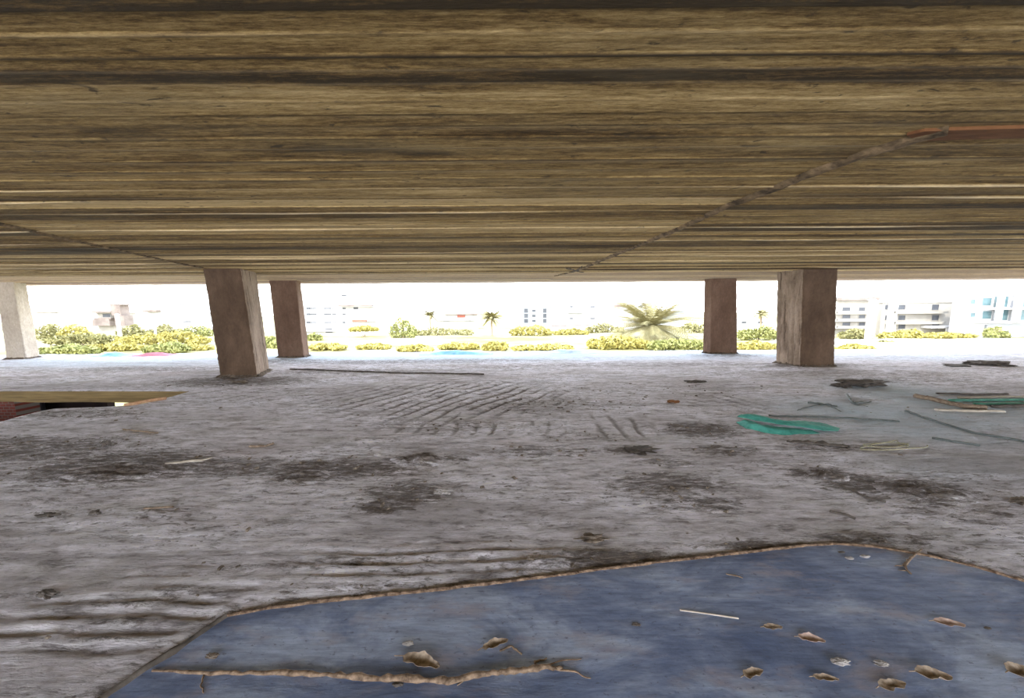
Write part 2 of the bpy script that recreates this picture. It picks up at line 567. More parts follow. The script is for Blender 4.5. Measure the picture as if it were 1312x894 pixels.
# verts that border the hole are pulled onto its outline
vin = np.zeros(X.shape, int)
vout = np.zeros(X.shape, int)
for dx in (0, 1):
    for dy in (0, 1):
        vin[dx:X.shape[0] - 1 + dx, dy:X.shape[1] - 1 + dy] |= cut
        vout[dx:X.shape[0] - 1 + dx, dy:X.shape[1] - 1 + dy] |= ~cut
bi = np.argwhere((vin & vout) == 1)
for i, j in bi:
    p = Vector((X[i, j], Y[i, j]))
    best = None
    for k in range(len(HOLE)):
        a, b = HOLE[k], HOLE[(k + 1) % len(HOLE)]
        e = b - a
        t = max(0, min(1, (p - a).dot(e) / e.length_squared))
        q = a + e * t
        dd = (q - p).length
        if best is None or dd < best[0]:
            best = (dd, q)
    X[i, j], Y[i, j] = best[1]
Y[:, -1] += 0.05 * (fbm(X[:, -1] * 2, X[:, -1] * 0 + 4, 4) - 0.5)
Z, dirt, groove, teal = floor_h(X, Y, True)
hd = np.minimum(1, pdist(HOLE, X, Y) / 0.25)
Z = Z * (0.3 + 0.7 * hd)
floor = grid_obj('floor', X, Y, Z, M_floor, ~cut)
attr(floor, 'dirt', dirt)
attr(floor, 'groove', groove)
attr(floor, 'teal', teal)
so = floor.modifiers.new('slab', 'SOLIDIFY')
so.thickness = 0.25
so.offset = -1
tag(floor, kind='structure')

# timber formwork board left on the far edge of the hole
b0, b1 = HOLE[0], HOLE[1]
mb = MB()
nseg = 60
for k in range(nseg + 1):
    t = k / nseg
    x = b0.x + (b1.x + 0.25 - b0.x) * t
    y = b0.y + (b1.y - b0.y) * t - 0.012 + 0.004 * math.sin(k * 1.3)
    z0 = -0.27 + 0.006 * math.sin(k * 0.7)
    mb.v += [(x, y - 0.035, z0), (x, y - 0.035, -0.012), (x, y, -0.012), (x, y, z0)]
    if k:
        a = (k - 1) * 4
        for q in range(4):
            mb.f.append((a + q, a + (q + 1) % 4, a + 4 + (q + 1) % 4, a + 4 + q))
mb.f += [(3, 2, 1, 0), tuple(nseg * 4 + q for q in range(4))]
o = mb.build('edge_board', M_timber, origin=(b1.x - 3, b1.y, -0.25))
tag(o, 'brown timber board edging the far side of the floor opening at left', 'board')

# ------------------------------------------------------------------ storey below
o = MB().box(-32, 32, -9, YE, -3.45, -3.2).build('floor_lower', M_wallL_shade)
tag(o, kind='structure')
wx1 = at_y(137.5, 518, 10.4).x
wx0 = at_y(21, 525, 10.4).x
o = MB().box(-32, wx1, 10.4, 10.6, -3.2, -0.30).build('wall_lower_far', M_wallL_shade)
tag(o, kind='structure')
o = MB().box(-32, 32, 1.0, 1.2, -3.2, -0.30).build('wall_lower_light_block', M_wallL_shade)  # unseen wall added to keep light out and darken the lower storey
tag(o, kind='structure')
pc = at_y(20, 525, 9.4)
mb = MB()
mb.box(-24, pc.x, 9.4, 9.9, -3.2, -0.30)
o = mb.build('brick_pier', M_brick, origin=(pc.x - 1, 9.6, -3.2))
tag(o, 'red brick pier seen down through the floor opening at left', 'pier')
# pale pilaster strip on the dark wall
pp = at_y(52, 520, 10.3)
o = MB().tube([(pp.x, 10.3, -3.2), (pp.x, 10.3, -0.3)], 0.09, 10).build('drain_pipe', simple('grey_pipe', (0.10, 0.10, 0.13), (0.14, 0.14, 0.17), 3, 0.6), origin=(pp.x, 10.3, -3.2))
tag(o, 'grey drain pipe against the dark wall inside the floor opening', 'pipe')
# rope lying over the rim of the hole
pts = []
for px, py, dz in ((213, 512, .02), (200, 514.3, .03), (186, 517, .035), (172, 519.6, .03), (160, 520.6, .02)):
    p = on_z(px, py, 0.0)
    pts.append((p.x, p.y, 0.012 + dz))
o = MB().tube(pts, [.03, .035, .035, .035, .03], 8).build('rope', M_rope, smooth=True, origin=pts[2])
tag(o, 'short orange brown rope lying over the rim of the floor opening', 'rope')

# ------------------------------------------------------------------ ceiling
CY0, CY1 = -5.5, YE + 0.02
rb = random.Random(5)
NEAR = [(12, .52), (42, .54), (70, .46), (88, .27), (106, .57), (128, .52), (146, .42), (160, .36), (175, .52), (189, .42), (204, .47), (217, .54), (228, .40), (240, .52), (250, .5)]
near_y = [on_z(656, p, CEIL).y for p, t in NEAR]
bounds = [CY0]
while bounds[-1] < near_y[0] - 0.3:
    bounds.append(bounds[-1] + rb.uniform(0.2, 0.3))
bounds[-1] = near_y[0] - 0.14
k_near = len(bounds)
bounds += near_y
while bounds[-1] < CY1 - 0.2:
    bounds.append(bounds[-1] + rb.choice((0.14, 0.2, 0.24, 0.3)) * rb.uniform(0.9, 1.1))
bounds[-1] = CY1
# seams between the pours (px on the ceiling plane)
seamR_px = [(1215, 166), (1170, 177), (1120, 193), (1050, 217), (985, 243), (930, 264), (880, 288), (830, 309), (780, 329), (740, 346), (712, 353)]
seamL_px = [(-60, 270), (0, 286), (60, 300), (110, 311), (130, 315), (180, 326), (225, 336), (258, 342)]
SEAMR = [on_z(*p, CEIL).to_2d() for p in seamR_px]
SEAML = [on_z(*p, CEIL).to_2d() for p in seamL_px]


def seam_x(S, y):
    pts = sorted([(p.y, p.x) for p in S])
    ya = np.array([p[0] for p in pts])
    xa = np.array([p[1] for p in pts])
    return np.interp(y, ya, xa)


yv = []
zi = []
bd = []
jt = []
for k in range(len(bounds) - 1):
    a, b = bounds[k], bounds[k + 1]
    w = b - a
    for (t, j) in ((0.0, 1), (0.006 / w, 1), (0.02 / w, 0), (0.5, 0), (1 - 0.012 / w, 0)):
        yv.append(a + t * w)
        bd.append(k)
        jt.append(j if t < 0.01 or j else 0)
        zi.append(t)
yv.append(CY1)
bd.append(len(bounds) - 2)
jt.append(0)
zi.append(1)
yv = np.array(yv)
bd = np.array(bd)
jt = np.array(jt, float)
zi = np.array(zi)
tx = np.linspace(-math.asinh(27 / 4), math.asinh(27 / 4), 330)
xs = 4 * np.sinh(tx)
X, Y = np.meshgrid(xs, yv, indexing='ij')
B = np.broadcast_to(bd, X.shape)
JT = np.broadcast_to(jt, X.shape)
T = np.broadcast_to(zi, X.shape)
seg = (X > seam_x(SEAMR, Y)).astype(int) + 2 * (X < seam_x(SEAML, Y)).astype(int)
hsh = _T[(B * 7 + seg * 53) & 255, (B * 13 + 29) & 255]
hs2 = _T[(B * 5 + seg * 31 + 90) & 255, (B * 3 + 77) & 255]
hs3 = _T[(B * 11 + 41) & 255, (B * 17 + 3) & 255]
fin = sstep(0.35, 0.75, fbm(X * 0.35 + B * 3.7, B * 1.9 + Y * 0, 4))
finm = np.where(hs3 > 0.35, 1, 0.25)
Zc = CEIL + 0.012 * (hsh - 0.5) + 0.010 * (hs2 - 0.5) * (T - 0.5) + 0.006 * (fbm(X * 1.1, Y * 6, 4) - 0.5)
Zc = Zc - JT * (0.004 + 0.016 * fin * finm) * (0.3 + 0.7 * sstep(1.8, 3.6, Y))
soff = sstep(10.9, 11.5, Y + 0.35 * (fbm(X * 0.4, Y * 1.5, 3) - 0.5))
tone = 0.46 + 0.85 * (hsh - 0.46) + 0.5 * (fbm(X * 0.22 + B * 2.3, Y * 1.4, 4) - 0.5) + 0.2 * (hs3 - 0.5)


for q, (p_, t_) in enumerate(NEAR):
    tone = np.where(B == k_near + q, t_ + 0.38 * (fbm(X * 0.22 + B * 2.3, Y * 1.4, 4) - 0.5), tone)


def cstain(px, py, rx, ry):
    c = on_z(px, py, CEIL)
    ax = abs(on_z(px + rx, py, CEIL).x - c.x)
    ya = on_z(px, py - ry, CEIL).y
    yb = on_z(px, py + ry, CEIL).y
    r = np.hypot((X - c.x) / ax, (Y - (ya + yb) / 2) / ((yb - ya) / 2))
    return 1 - sstep(0.5, 1.2, r + 0.5 * (fbm(X * 1.5, Y * 8, 4) - 0.5))


for (px, py, rx, ry, s) in ((656, 3, 1100, 9, .42), (120, 97, 330, 11, .3), (480, 103, 300, 7, .22), (840, 93, 180, 8, .36), (1150, 100, 260, 11, .26), (790, 106, 400, 7, .26), (720, 172, 200, 9, .28),
                           (160, 168, 80, 5, .3), (430, 190, 90, 6, .3), (540, 198, 40, 3, .4), (60, 203, 90, 3, .3), (90, 255, 260, 3, .35), (1120, 250, 260, 4, .3), (1260, 190, 160, 6, .15),
                           (60, 316, 70, 6, .4), (1130, 30, 180, 10, .18), (60, 70, 160, 20, .08), (1060, 330, 120, 4, .2)):
    tone = tone - s * cstain(px, py, rx, ry)
for (px, py, rx, ry, s) in ((560, 128, 700, 14, .10), (300, 235, 300, 14, .12), (560, 245, 90, 4, .3), (1220, 205, 70, 4, .4), (980, 185, 90, 8, .18), (1080, 125, 200, 8, .15), (700, 270, 200, 5, .15), (100, 352, 260, 8, .22), (1000, 80, 90, 4, .15)):
    tone = tone + s * cstain(px, py, rx, ry)
joint = JT * np.clip(0.4 + 0.75 * fin + 0.35 * (hs2 - 0.5), 0, 1) * (0.45 + 0.55 * finm)
Zc = Zc * (1 - soff * 0.0)
ceil = grid_obj('ceiling', X, Y, Zc, M_ceil, None, smooth=False)
attr(ceil, 'tone', tone)
light = hs3 > 0.62
attr(ceil, 'joint', np.where(light, 0, joint) * (1 - 0.45 * soff))
lj = (np.abs(T - 0) > 0) * (np.roll(JT, 2, axis=1) > 0) * (T < 0.3) * np.clip(fin * 0.9 + 0.5 * (hsh - .4), 0, 1) * sstep(1.6, 3.5, Y)
attr(ceil, 'lite', np.maximum(np.where(light, joint, 0) * 0.75 * (0.25 + 0.75 * sstep(1.6, 3.5, Y)), 0.55 * lj) * (1 - 0.5 * soff))
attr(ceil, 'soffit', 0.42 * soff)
# slab body above it, as part of the same mesh
bm = bmesh.new()
bm.from_mesh(ceil.data)
x0, x1 = xs[0], xs[-1]
vs = [bm.verts.new(p) for p in ((x0, CY0, 3.02), (x1, CY0, 3.02), (x1, CY1 + .04, 2.99), (x0, CY1 + .04, 2.99), (x0, CY0, 3.4), (x1, CY0, 3.4), (x1, CY1 + .04, 3.4), (x0, CY1 + .04, 3.4))]
for q in ((4, 5, 6, 7), (0, 1, 5, 4), (1, 2, 6, 5), (2, 3, 7, 6), (3, 0, 4, 7)):
    bm.faces.new([vs[i] for i in q])
bm.to_mesh(ceil.data)
bm.free()
tag(ceil, kind='structure')


def ribbon(name, pts, wid, hgt, mat, zbase, sign, seed, step=0.05, parent=None, smooth=True):
    """lumpy ridge following a 2-D polyline, raised by hgt on side sign"""
    P = [Vector((p[0], p[1])) for p in pts]
    S = []
    for a, b in zip(P[:-1], P[1:]):
        k = max(1, int((b - a).length / step))
        for i in range(k):
            S.append(a.lerp(b, i / k))
    S.append(P[-1])
    vs = []
    fs = []
    ac = [-1, -0.6, -0.2, 0.2, 0.6, 1]
    for i, p in enumerate(S):
        t = (S[min(i + 1, len(S) - 1)] - S[max(0, i - 1)]).normalized()
        nn = Vector((-t.y, t.x))
        wv = wid * (0.55 + 0.9 * float(fbm(np.array([i * 0.23 + seed]), np.array([seed * 1.7]), 4)[0]))
        sh = wid * 0.8 * (float(fbm(np.array([i * 0.17 + seed * 3]), np.array([2.2]), 4)[0]) - 0.5)
        for c in ac:
            q = p + nn * (c * wv + sh)
            hh = hgt * (1 - c * c) * (0.3 + 1.3 * float(fbm(np.array([i * 0.6 + seed]), np.array([c * 2.0 + seed]), 3)[0]))
            z = zbase(q.x, q.y) if callable(zbase) else zbase
            vs.append((q.x, q.y, z + sign * hh - sign * 0.004))
        if i:
            m = len(ac)
            for c in range(m - 1):
                f = ((i - 1) * m + c, i * m + c, i * m + c + 1, (i - 1) * m + c + 1)
                fs.append(f if sign > 0 else f[::-1])
    return obj(name, vs, fs, mat, parent, smooth)


o = ribbon('trim_1', SEAMR, 0.07, 0.035, M_seam, CEIL - 0.004, -1, 3)
tag(o, kind='structure')
o2 = ribbon('trim_2', SEAML, 0.055, 0.03, M_seam, CEIL - 0.004, -1, 8)
tag(o2, kind='structure')
mb = MB()
for (pa, pb) in (((728, 343), (748, 349)), ((746, 341), (733, 349)), ((735, 345), (724, 343))):
    a = on_z(*pa, CEIL - 0.03)
    b = on_z(*pb, CEIL - 0.05)
    mb.tube([a, (a + b) / 2 + Vector((0, 0, -.03)), b], 0.012, 6)
w = mb.build('tie_wire', M_dark, o)
# exposed clay strip
poly = [on_z(*p, CEIL) for p in ((1163, 170), (1185, 165), (1240, 163), (1312, 161), (1460, 158), (1460, 171), (1312, 174), (1240, 175.5), (1190, 177), (1170, 174))]
top = [(p.x, p.y, CEIL + 0.005) for p in poly]
bot = [(p.x * 0.998, p.y, CEIL - 0.016) for p in poly]
k = len(poly)
o = obj('trim_3', top + bot, [tuple(range(k, 2 * k))[::-1]] + [(i, k + i, k + (i + 1) % k, (i + 1) % k) for i in range(k)], M_brick_patch)
tag(o, kind='structure')

# edge beam over the far columns
mb = MB()
k = 120
for i in range(k + 1):
    x = -27 + 54 * i / k
    r = 0.01 * math.sin(i * 2.1) + 0.006 * math.sin(i * 5.3)
    mb.v += [(x, 14.25, 2.995), (x, 14.25, 2.975 + r * 0.4), (x, 15.0, 2.972 + r * 0.4), (x, 15.02, 3.4), (x, 14.25, 3.4)]
    if i:
        a = (i - 1) * 5
        for q in range(5):
            mb.f.append((a + q, a + 5 + q, a + 5 + (q + 1) % 5, a + (q + 1) % 5))
M_beam = simple('edge_beam_concrete', (0.40, 0.30, 0.24), (0.52, 0.41, 0.34), 2.5, 0.9, (0.5, 3, 3))
o = mb.build('trim_4', M_beam)
tag(o, kind='structure')


# ------------------------------------------------------------------ columns
def column(label, mat, yf, yb, bx, txs, side, rough=0.012, grooves=False, seed=0, face=None):
    """bx = px of (front left, front right) at the base with py; side: +1 back edge on the right, -1 left.
    bx/txs: [(px,py) front-left, front-right, back side corner]"""
    lo = [at_y(*bx[0], yf), at_y(*bx[1], yf), at_y(*bx[2], yb)]
    hi = [at_y(*txs[0], yf), at_y(*txs[1], yf), at_y(*txs[2], yb)]

    def ring(c):
        xl, xr, xb = c[0].x, c[1].x, c[2].x
        if side > 0:
            xr2 = xb
            xl2 = xl + (xb - xr)
        else:
            xl2 = xb
            xr2 = xr + (xb - xl)
        return [Vector((xl, yf)), Vector((xr, yf)), Vector((xr2, yb)), Vector((xl2, yb))]
    A, Bq = ring(lo), ring(hi)
    cx = sum(p.x for p in A) / 4
    cy = (yf + yb) / 2
    org = Vector((cx, cy, 0))
    nz = 70
    per = []
    for e in range(4):
        for s in range(14):
            per.append((e, s / 14))
    vs = []
    m = len(per)
    rr = np.random.default_rng(seed + 50)
    ez = np.array([(q, z) for z in range(nz + 1) for q in range(m)], float)
    nzv = fbm(ez[:, 0] * 0.5 + seed * 9, ez[:, 1] * 0.35 + seed * 5, 4, 0.6)
    nce = fbm(ez[:, 0] * 0 + seed * 3.3 + 100 + (ez[:, 0] // 14) * 7, ez[:, 1] * 0.55, 4, 0.65)
    for z in range(nz + 1):
        t = z / nz
        zz = -0.03 + (CEIL + 0.035) * t
        ring_ = [A[i].lerp(Bq[i], t) for i in range(4)]
        cen = sum(ring_, Vector((0, 0))) / 4
        for q, (e, s) in enumerate(per):
            p = ring_[e].lerp(ring_[(e + 1) % 4], s)
            nrm = (ring_[(e + 1) % 4] - ring_[e]).normalized()
            nrm = Vector((nrm.y, -nrm.x))
            d = rough * 2 * (nzv[z * m + q] - 0.5)
            if grooves and e == 3:
                d += -0.045 * max(0, math.cos(s * 14 * 1.9)) * (0.4 + 0.6 * math.sin(z * 0.23 + s * 9) ** 2)
            edge = max(0, 1 - min(s, 1 - s) / 0.09) if s > 0 else 1.0
            if s == 0:
                p = p.lerp(cen, 0.03 + 0.055 * max(0, nce[z * m + q] - 0.35))
            p = p + nrm * d
            vs.append((p.x - org.x, p.y - org.y, zz))
    fs = []
    for z in range(nz):
        for q in range(m):
            q2 = (q + 1) % m
            fs.append((z * m + q, z * m + q2, (z + 1) * m + q2, (z + 1) * m + q))
    fs.append(tuple(range(m))[::-1])
    fs.append(tuple(range(nz * m, nz * m + m)))
    root = empty('concrete_column', org, label, 'column', 'concrete columns under the slab')
    sh = obj('shaft', vs, fs, mat, root)
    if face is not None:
        sh.data.materials.append(M_col_lit_side)  # lit-looking side face: brightness comes from this paler colour
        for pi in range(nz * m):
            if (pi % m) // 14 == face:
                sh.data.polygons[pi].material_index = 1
    # ragged mortar collar where the column meets the floor
    pts = [A[0], A[1], A[2], A[3], A[0]]
    cvs = []
    cfs = []
    kk = 0
    for e in range(4):
        a, b = pts[e], pts[e + 1]
        nrm = (b - a).normalized()
        nrm = Vector((nrm.y, -nrm.x))
        ns = 26
        for i in range(ns + 1):
            p = a.lerp(b, i / ns)
            r1 = 0.05 + 0.10 * rr.random()
            hh = 0.03 + 0.05 * rr.random()
            inn = p - nrm * 0.03
            md = p + nrm * 0.012
            ou = p + nrm * r1
            zf = fh(ou.x, ou.y)
            cvs += [(inn.x - org.x, inn.y - org.y, hh), (md.x - org.x, md.y - org.y, hh * 0.9), (p.x + nrm.x * r1 * .5 - org.x, p.y + nrm.y * r1 * .5 - org.y, hh * .45 + zf * .5), (ou.x - org.x, ou.y - org.y, zf - 0.01)]
            if i:
                for c in range(3):
                    f = (kk - 4 + c, kk - 3 + c, kk + 1 + c, kk + c)
                    cfs.append(f)
            kk += 4
    o = obj('base_rubble', cvs, cfs, M_soil, root, True)
    o['label'] = 'dark crumbled mortar around the column base'
    return root


def ydepth(px, py):
    return on_z(px, py).y


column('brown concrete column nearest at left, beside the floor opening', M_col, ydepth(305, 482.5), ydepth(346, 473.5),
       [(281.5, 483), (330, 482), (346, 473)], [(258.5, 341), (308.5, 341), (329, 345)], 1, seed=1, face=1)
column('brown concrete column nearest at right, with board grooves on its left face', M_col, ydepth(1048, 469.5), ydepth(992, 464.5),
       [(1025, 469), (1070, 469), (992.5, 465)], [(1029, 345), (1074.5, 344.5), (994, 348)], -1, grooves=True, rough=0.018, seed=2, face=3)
column('brown concrete column at the far floor edge, just right of the near left column', M_col_far_bloom, ydepth(373, 458), ydepth(397, 455.5),
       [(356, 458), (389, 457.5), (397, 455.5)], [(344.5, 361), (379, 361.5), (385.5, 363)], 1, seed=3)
column('slim brown concrete column at the far floor edge, left of the grooved column', M_col_far_bloom, ydepth(928, 453), ydepth(900, 452),
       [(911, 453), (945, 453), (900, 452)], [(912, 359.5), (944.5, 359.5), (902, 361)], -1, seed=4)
column('pale sunlit concrete column at the left margin of the picture', M_col_sunlit, ydepth(20, 460), ydepth(52, 457.5),
       [(8, 460), (33, 459.5), (52, 457.5)], [(-7, 364), (17, 364.5), (34.5, 365)], 1, rough=0.016, seed=5)


# ------------------------------------------------------------------ sheet
def cdt_patch(poly, step, hfun, thick=0.0):
    bp = []
    for a, b in zip(poly, poly[1:] + poly[:1]):
        k = max(1, int((b - a).length / step))
        for i in range(k):
            bp.append(a.lerp(b, i / k))
    nb = len(bp)
    xa = [p.x for p in bp]
    ya = [p.y for p in bp]
    gx = np.arange(min(xa), max(xa), step)
    gy = np.arange(min(ya), max(ya), step)
    GX, GY = np.meshgrid(gx, gy)
    GX = GX.ravel()
    GY = GY.ravel()
    GX = GX + step * 0.25 * np.sin(GY * 91)
    ok = inside(poly, GX, GY) & (pdist(poly, GX, GY) > step * 0.5)
    pts = bp + [Vector((float(a), float(b))) for a, b in zip(GX[ok], GY[ok])]
    r = delaunay_2d_cdt(pts, [(i, (i + 1) % nb) for i in range(nb)], [], 1, 1e-6)
    v2 = r[0]
    fc = [tuple(f) for f in r[2]]
    vs = [(p.x, p.y, hfun(p.x, p.y)) for p in v2]
    return vs, fc


def solid(o, t):
    """give an open patch real thickness below its surface, with a crisp rim of its own vertices"""
    me = o.data
    V = [v.co.copy() for v in me.vertices]
    P = [tuple(p.vertices) for p in me.polygons]
    mats = list(me.materials)
    sm = me.polygons[0].use_smooth
    nz = sum(p.normal.z for p in me.polygons)
    if nz < 0:
        P = [p[::-1] for p in P]
    cnt = {}
    for p in P:
        for a, b in zip(p, p[1:] + p[:1]):
            cnt[(a, b)] = 1
    rim = [(a, b) for (a, b) in cnt if (b, a) not in cnt]
    k = len(V)
    vs = V + [v - Vector((0, 0, t)) for v in V]
    fs = P + [tuple(q + k for q in p[::-1]) for p in P]
    for a, b in rim:
        m = len(vs)
        vs += [V[a], V[b], V[b] - Vector((0, 0, t)), V[a] - Vector((0, 0, t))]
        fs.append((m + 1, m, m + 3, m + 2))
    at = {x.name: np.array([d.value for d in x.data]) for x in me.attributes if x.data_type == 'FLOAT' and x.domain == 'POINT'}
    n2 = bpy.data.meshes.new(me.name)
    n2.from_pydata([tuple(v) for v in vs], [], fs)
    n2.update()
    n2.polygons.foreach_set('use_smooth', [sm] * len(n2.polygons))
    for m_ in mats:
        n2.materials.append(m_)
    o.data = n2
    return o


def sheet_h(x, y):
    return 0.004 + 0.010 * float(fbm(np.array([x * 1.3]), np.array([y * 2.1]), 3)[0])


vs, fc = cdt_patch(SHEET, 0.09, sheet_h)
root = empty('ground_sheet', (1.0, 1.6, 0), 'smooth blue-grey sheet with torn tan edge lying on the near floor', 'sheet')
o = obj('sheet', [(v[0] - 1.0, v[1] - 1.6, v[2]) for v in vs], fc, M_sheet, root, True)
solid(o, 0.006)


def shifted(o):
    o.location = (-1.0, -1.6, 0)
    return o


edge_pts = SHEET[:16]
o = shifted(ribbon('torn_edge', edge_pts, 0.014, 0.014, M_edge, lambda x, y: sheet_h(x, y) + 0.002, 1, 21, 0.02, root))
o['label'] = 'tan crumbled edge strip'
o = shifted(ribbon('torn_edge', [SHEET[0]] + SHEET_LEFT[1:], 0.026, 0.018, M_dark, lambda x, y: sheet_h(x, y) + 0.002, 1, 31, 0.02, root))
o['label'] = 'dark soil filled left edge'


# ------------------------------------------------------------------ debris
def rock(name, px, py, wpx, hgt, mat, label, cat, group, depth=None, seed=0, base=None, sub=4, rot=0.0, jag=0.9):
    c = on_z(px, py)
    wd = abs(on_z(px + wpx / 2, py).x - on_z(px - wpx / 2, py).x)
    dp = depth or wd * 0.42
    bm = bmesh.new()
    bmesh.ops.create_icosphere(bm, subdivisions=sub, radius=0.5)
    P = np.array([v.co[:] for v in bm.verts])
    nn = fbm(P[:, 0] * 4 + seed * 3.1 + 50, P[:, 1] * 4 + P[:, 2] * 3 + seed * 1.7 + 50, 4, 0.6)
    for v, q in zip(bm.verts, nn):
        f = 1 + jag * 2 * (q - 0.5)
        v.co = Vector((v.co.x * wd * f, v.co.y * dp * f, max(v.co.z, -0.22) * hgt * 1.4 * f))
    bmesh.ops.rotate(bm, cent=(0, 0, 0), matrix=Matrix.Rotation(rot, 3, 'Z'), verts=bm.verts)
    mz = min(v.co.z for v in bm.verts)
    me = bpy.data.meshes.new(name)
    bm.to_mesh(me)
    bm.free()
    me.materials.append(mat)
    o = bpy.data.objects.new(name, me)
    COL.objects.link(o)
    z = base(c.x, c.y) if base else fh(c.x, c.y)
    o.location = (c.x, c.y, z - mz - 0.004)
    return tag(o, label, cat, group)


def leaf(px, py, wpx, mat, label, seed=0, curl=0.5, asp=0.3, group='dry leaves on the blue sheet'):
    c = on_z(px, py)
    wd = abs(on_z(px + wpx / 2, py).x - on_z(px - wpx / 2, py).x)
    r = random.Random(seed)
    ang = r.uniform(-0.35, 0.35)
    nu, nv = 14, 8
    vs = []
    for i in range(nu + 1):
        u = i / nu * 2 - 1
        hw = asp * wd * 0.5 * math.sqrt(max(0.0, 1 - u * u)) * (1 - 0.25 * u) + 0.0015
        for j in range(nv + 1):
            v = j / nv * 2 - 1
            x = u * wd * 0.5
            y = v * hw * (1 + 0.18 * math.sin(i * 0.9 + seed) + 0.1 * math.sin(i * 4.3 + 2 * seed))
            z = curl * wd * (0.22 * v * v * (1 - abs(u)) + 0.10 * u * u) + 0.012 * wd * math.sin(7 * u + 3 * v + seed)
            vs.append((x * math.cos(ang) - y * math.sin(ang), x * math.sin(ang) + y * math.cos(ang), z))
    fs = []
    m = nv + 1
    for i in range(nu):
        for j in range(nv):
            fs.append((i * m + j, (i + 1) * m + j, (i + 1) * m + j + 1, i * m + j + 1))
    mz = min(v[2] for v in vs)
    root = empty('dry_leaf', (c.x, c.y, sheet_h(c.x, c.y) + 0.001), label, 'leaf', group)
    o = obj('blade', [(v[0], v[1], v[2] - mz + 0.002) for v in vs], fs, mat, root, True)
    solid(o, 0.0015)
    s0 = Vector((-wd * 0.5 * math.cos(ang), -wd * 0.5 * math.sin(ang), 0.10 * curl * wd - mz + 0.002))
    st = s0 + Vector((-wd * 0.22 * math.cos(ang + .3), -wd * 0.22 * math.sin(ang + .3), 0.003))
    b = MB().tube([s0, (s0 + st) / 2, st], [0.003, 0.0025, 0.002], 6)
    b.build('stalk', M_twig, root, True)
    return root


def stick(name, pxs, rad, mat, label, cat, group=None, base=None, lift=0.0, wob=0.0, seed=0, flat=1.0, sub=6, branches=None, root_r=None):
    pts = []
    zb = base or fh
    r = random.Random(seed)
    P = [on_z(*p) for p in pxs]
    for a, b in zip(P[:-1], P[1:]):
        for i in range(sub):
            q = a.lerp(b, i / sub)
            pts.append(q)
    pts.append(P[-1])
    m = len(pts)
    out = []
    rads = []
    for i, q in enumerate(pts):
        q = q + Vector((r.uniform(-wob, wob), r.uniform(-wob, wob), 0))
        rr = rad if not hasattr(rad, '__len__') else np.interp(i / (m - 1), np.linspace(0, 1, len(rad)), rad)
        rads.append(float(rr) * (1 + (0.35 * r.uniform(-1, 1) if wob else 0)))
        out.append(Vector((q.x, q.y, zb(q.x, q.y) + rads[-1] * flat * 0.8 + lift)))
    org = out[m // 2].copy()
    org.z -= 0.005
    root = None
    b = MB().tube([p - org for p in out], rads, 8, flat)
    if branches:
        root = empty(name, org, label, cat, group)
        b.build('main_stem', mat, root, True)
        for bp, br in branches:
            Q = [on_z(*p) for p in bp]
            q2 = []
            for a, c in zip(Q[:-1], Q[1:]):
                q2 += [a.lerp(c, i / 4) for i in range(4)]
            q2.append(Q[-1])
            k = len(q2)
            rr = [br * (1 - 0.6 * i / (k - 1)) for i in range(k)]
            q3 = [Vector((q.x + r.uniform(-wob, wob), q.y + r.uniform(-wob, wob), zb(q.x, q.y) + rr[i] * .8 + lift)) - org for i, q in enumerate(q2)]
            MB().tube(q3, rr, 7).build('side_shoot', mat, root, True)
        return root
    o = b.build(name, mat, None, True)
    o.location = org
    return tag(o, label, cat, group)


SH = sheet_h
stick('dry_root', [(196, 862), (262, 866), (330, 865), (410, 867), (470, 872), (530, 874), (575, 876), (620, 866), (660, 863), (700, 858), (722, 860)],
      [.006, .007, .009, .011, .013, .014, .014, .012, .012, .012, .006], M_root, 'long tan dried root stretching across the blue sheet in the foreground', 'root', base=SH, wob=0.004, seed=3, sub=7,
      branches=[([(690, 860), (684, 850), (700, 846)], .008), ([(700, 858), (735, 862), (758, 872)], .006), ([(262, 866), (258, 880), (262, 890)], .005), ([(690, 858), (720, 848), (745, 846)], .004), ([(600, 868), (585, 880)], .005)])
stick('thin_stick', [(871, 784), (908, 789), (946, 795)], .0045, M_palewood, 'straight pale stick lying alone in the middle of the blue sheet', 'stick', 'sticks on the blue sheet', SH)
stick('forked_twig', [(1180, 706), (1164, 720), (1158, 727), (1166, 737)], [.006, .008, .009, .006], M_twig, 'dark forked twig near the right far edge of the blue sheet', 'twig', 'sticks on the blue sheet', SH, wob=.003, seed=4,
      branches=[([(1158, 727), (1146, 727)], .005), ([(1163, 733), (1150, 732)], .004)])
stick('thin_twig', [(930, 737), (945, 740), (951, 742)], .004, M_twig, 'small bent twig lying on blue sheet left of the pebbles', 'twig', 'sticks on the blue sheet', SH, wob=.002)
stick('thin_twig', [(640, 836), (655, 830), (668, 840)], .005, M_twig, 'small twig beside the tan leaf above the long root', 'twig', 'sticks on the blue sheet', SH, wob=.002)

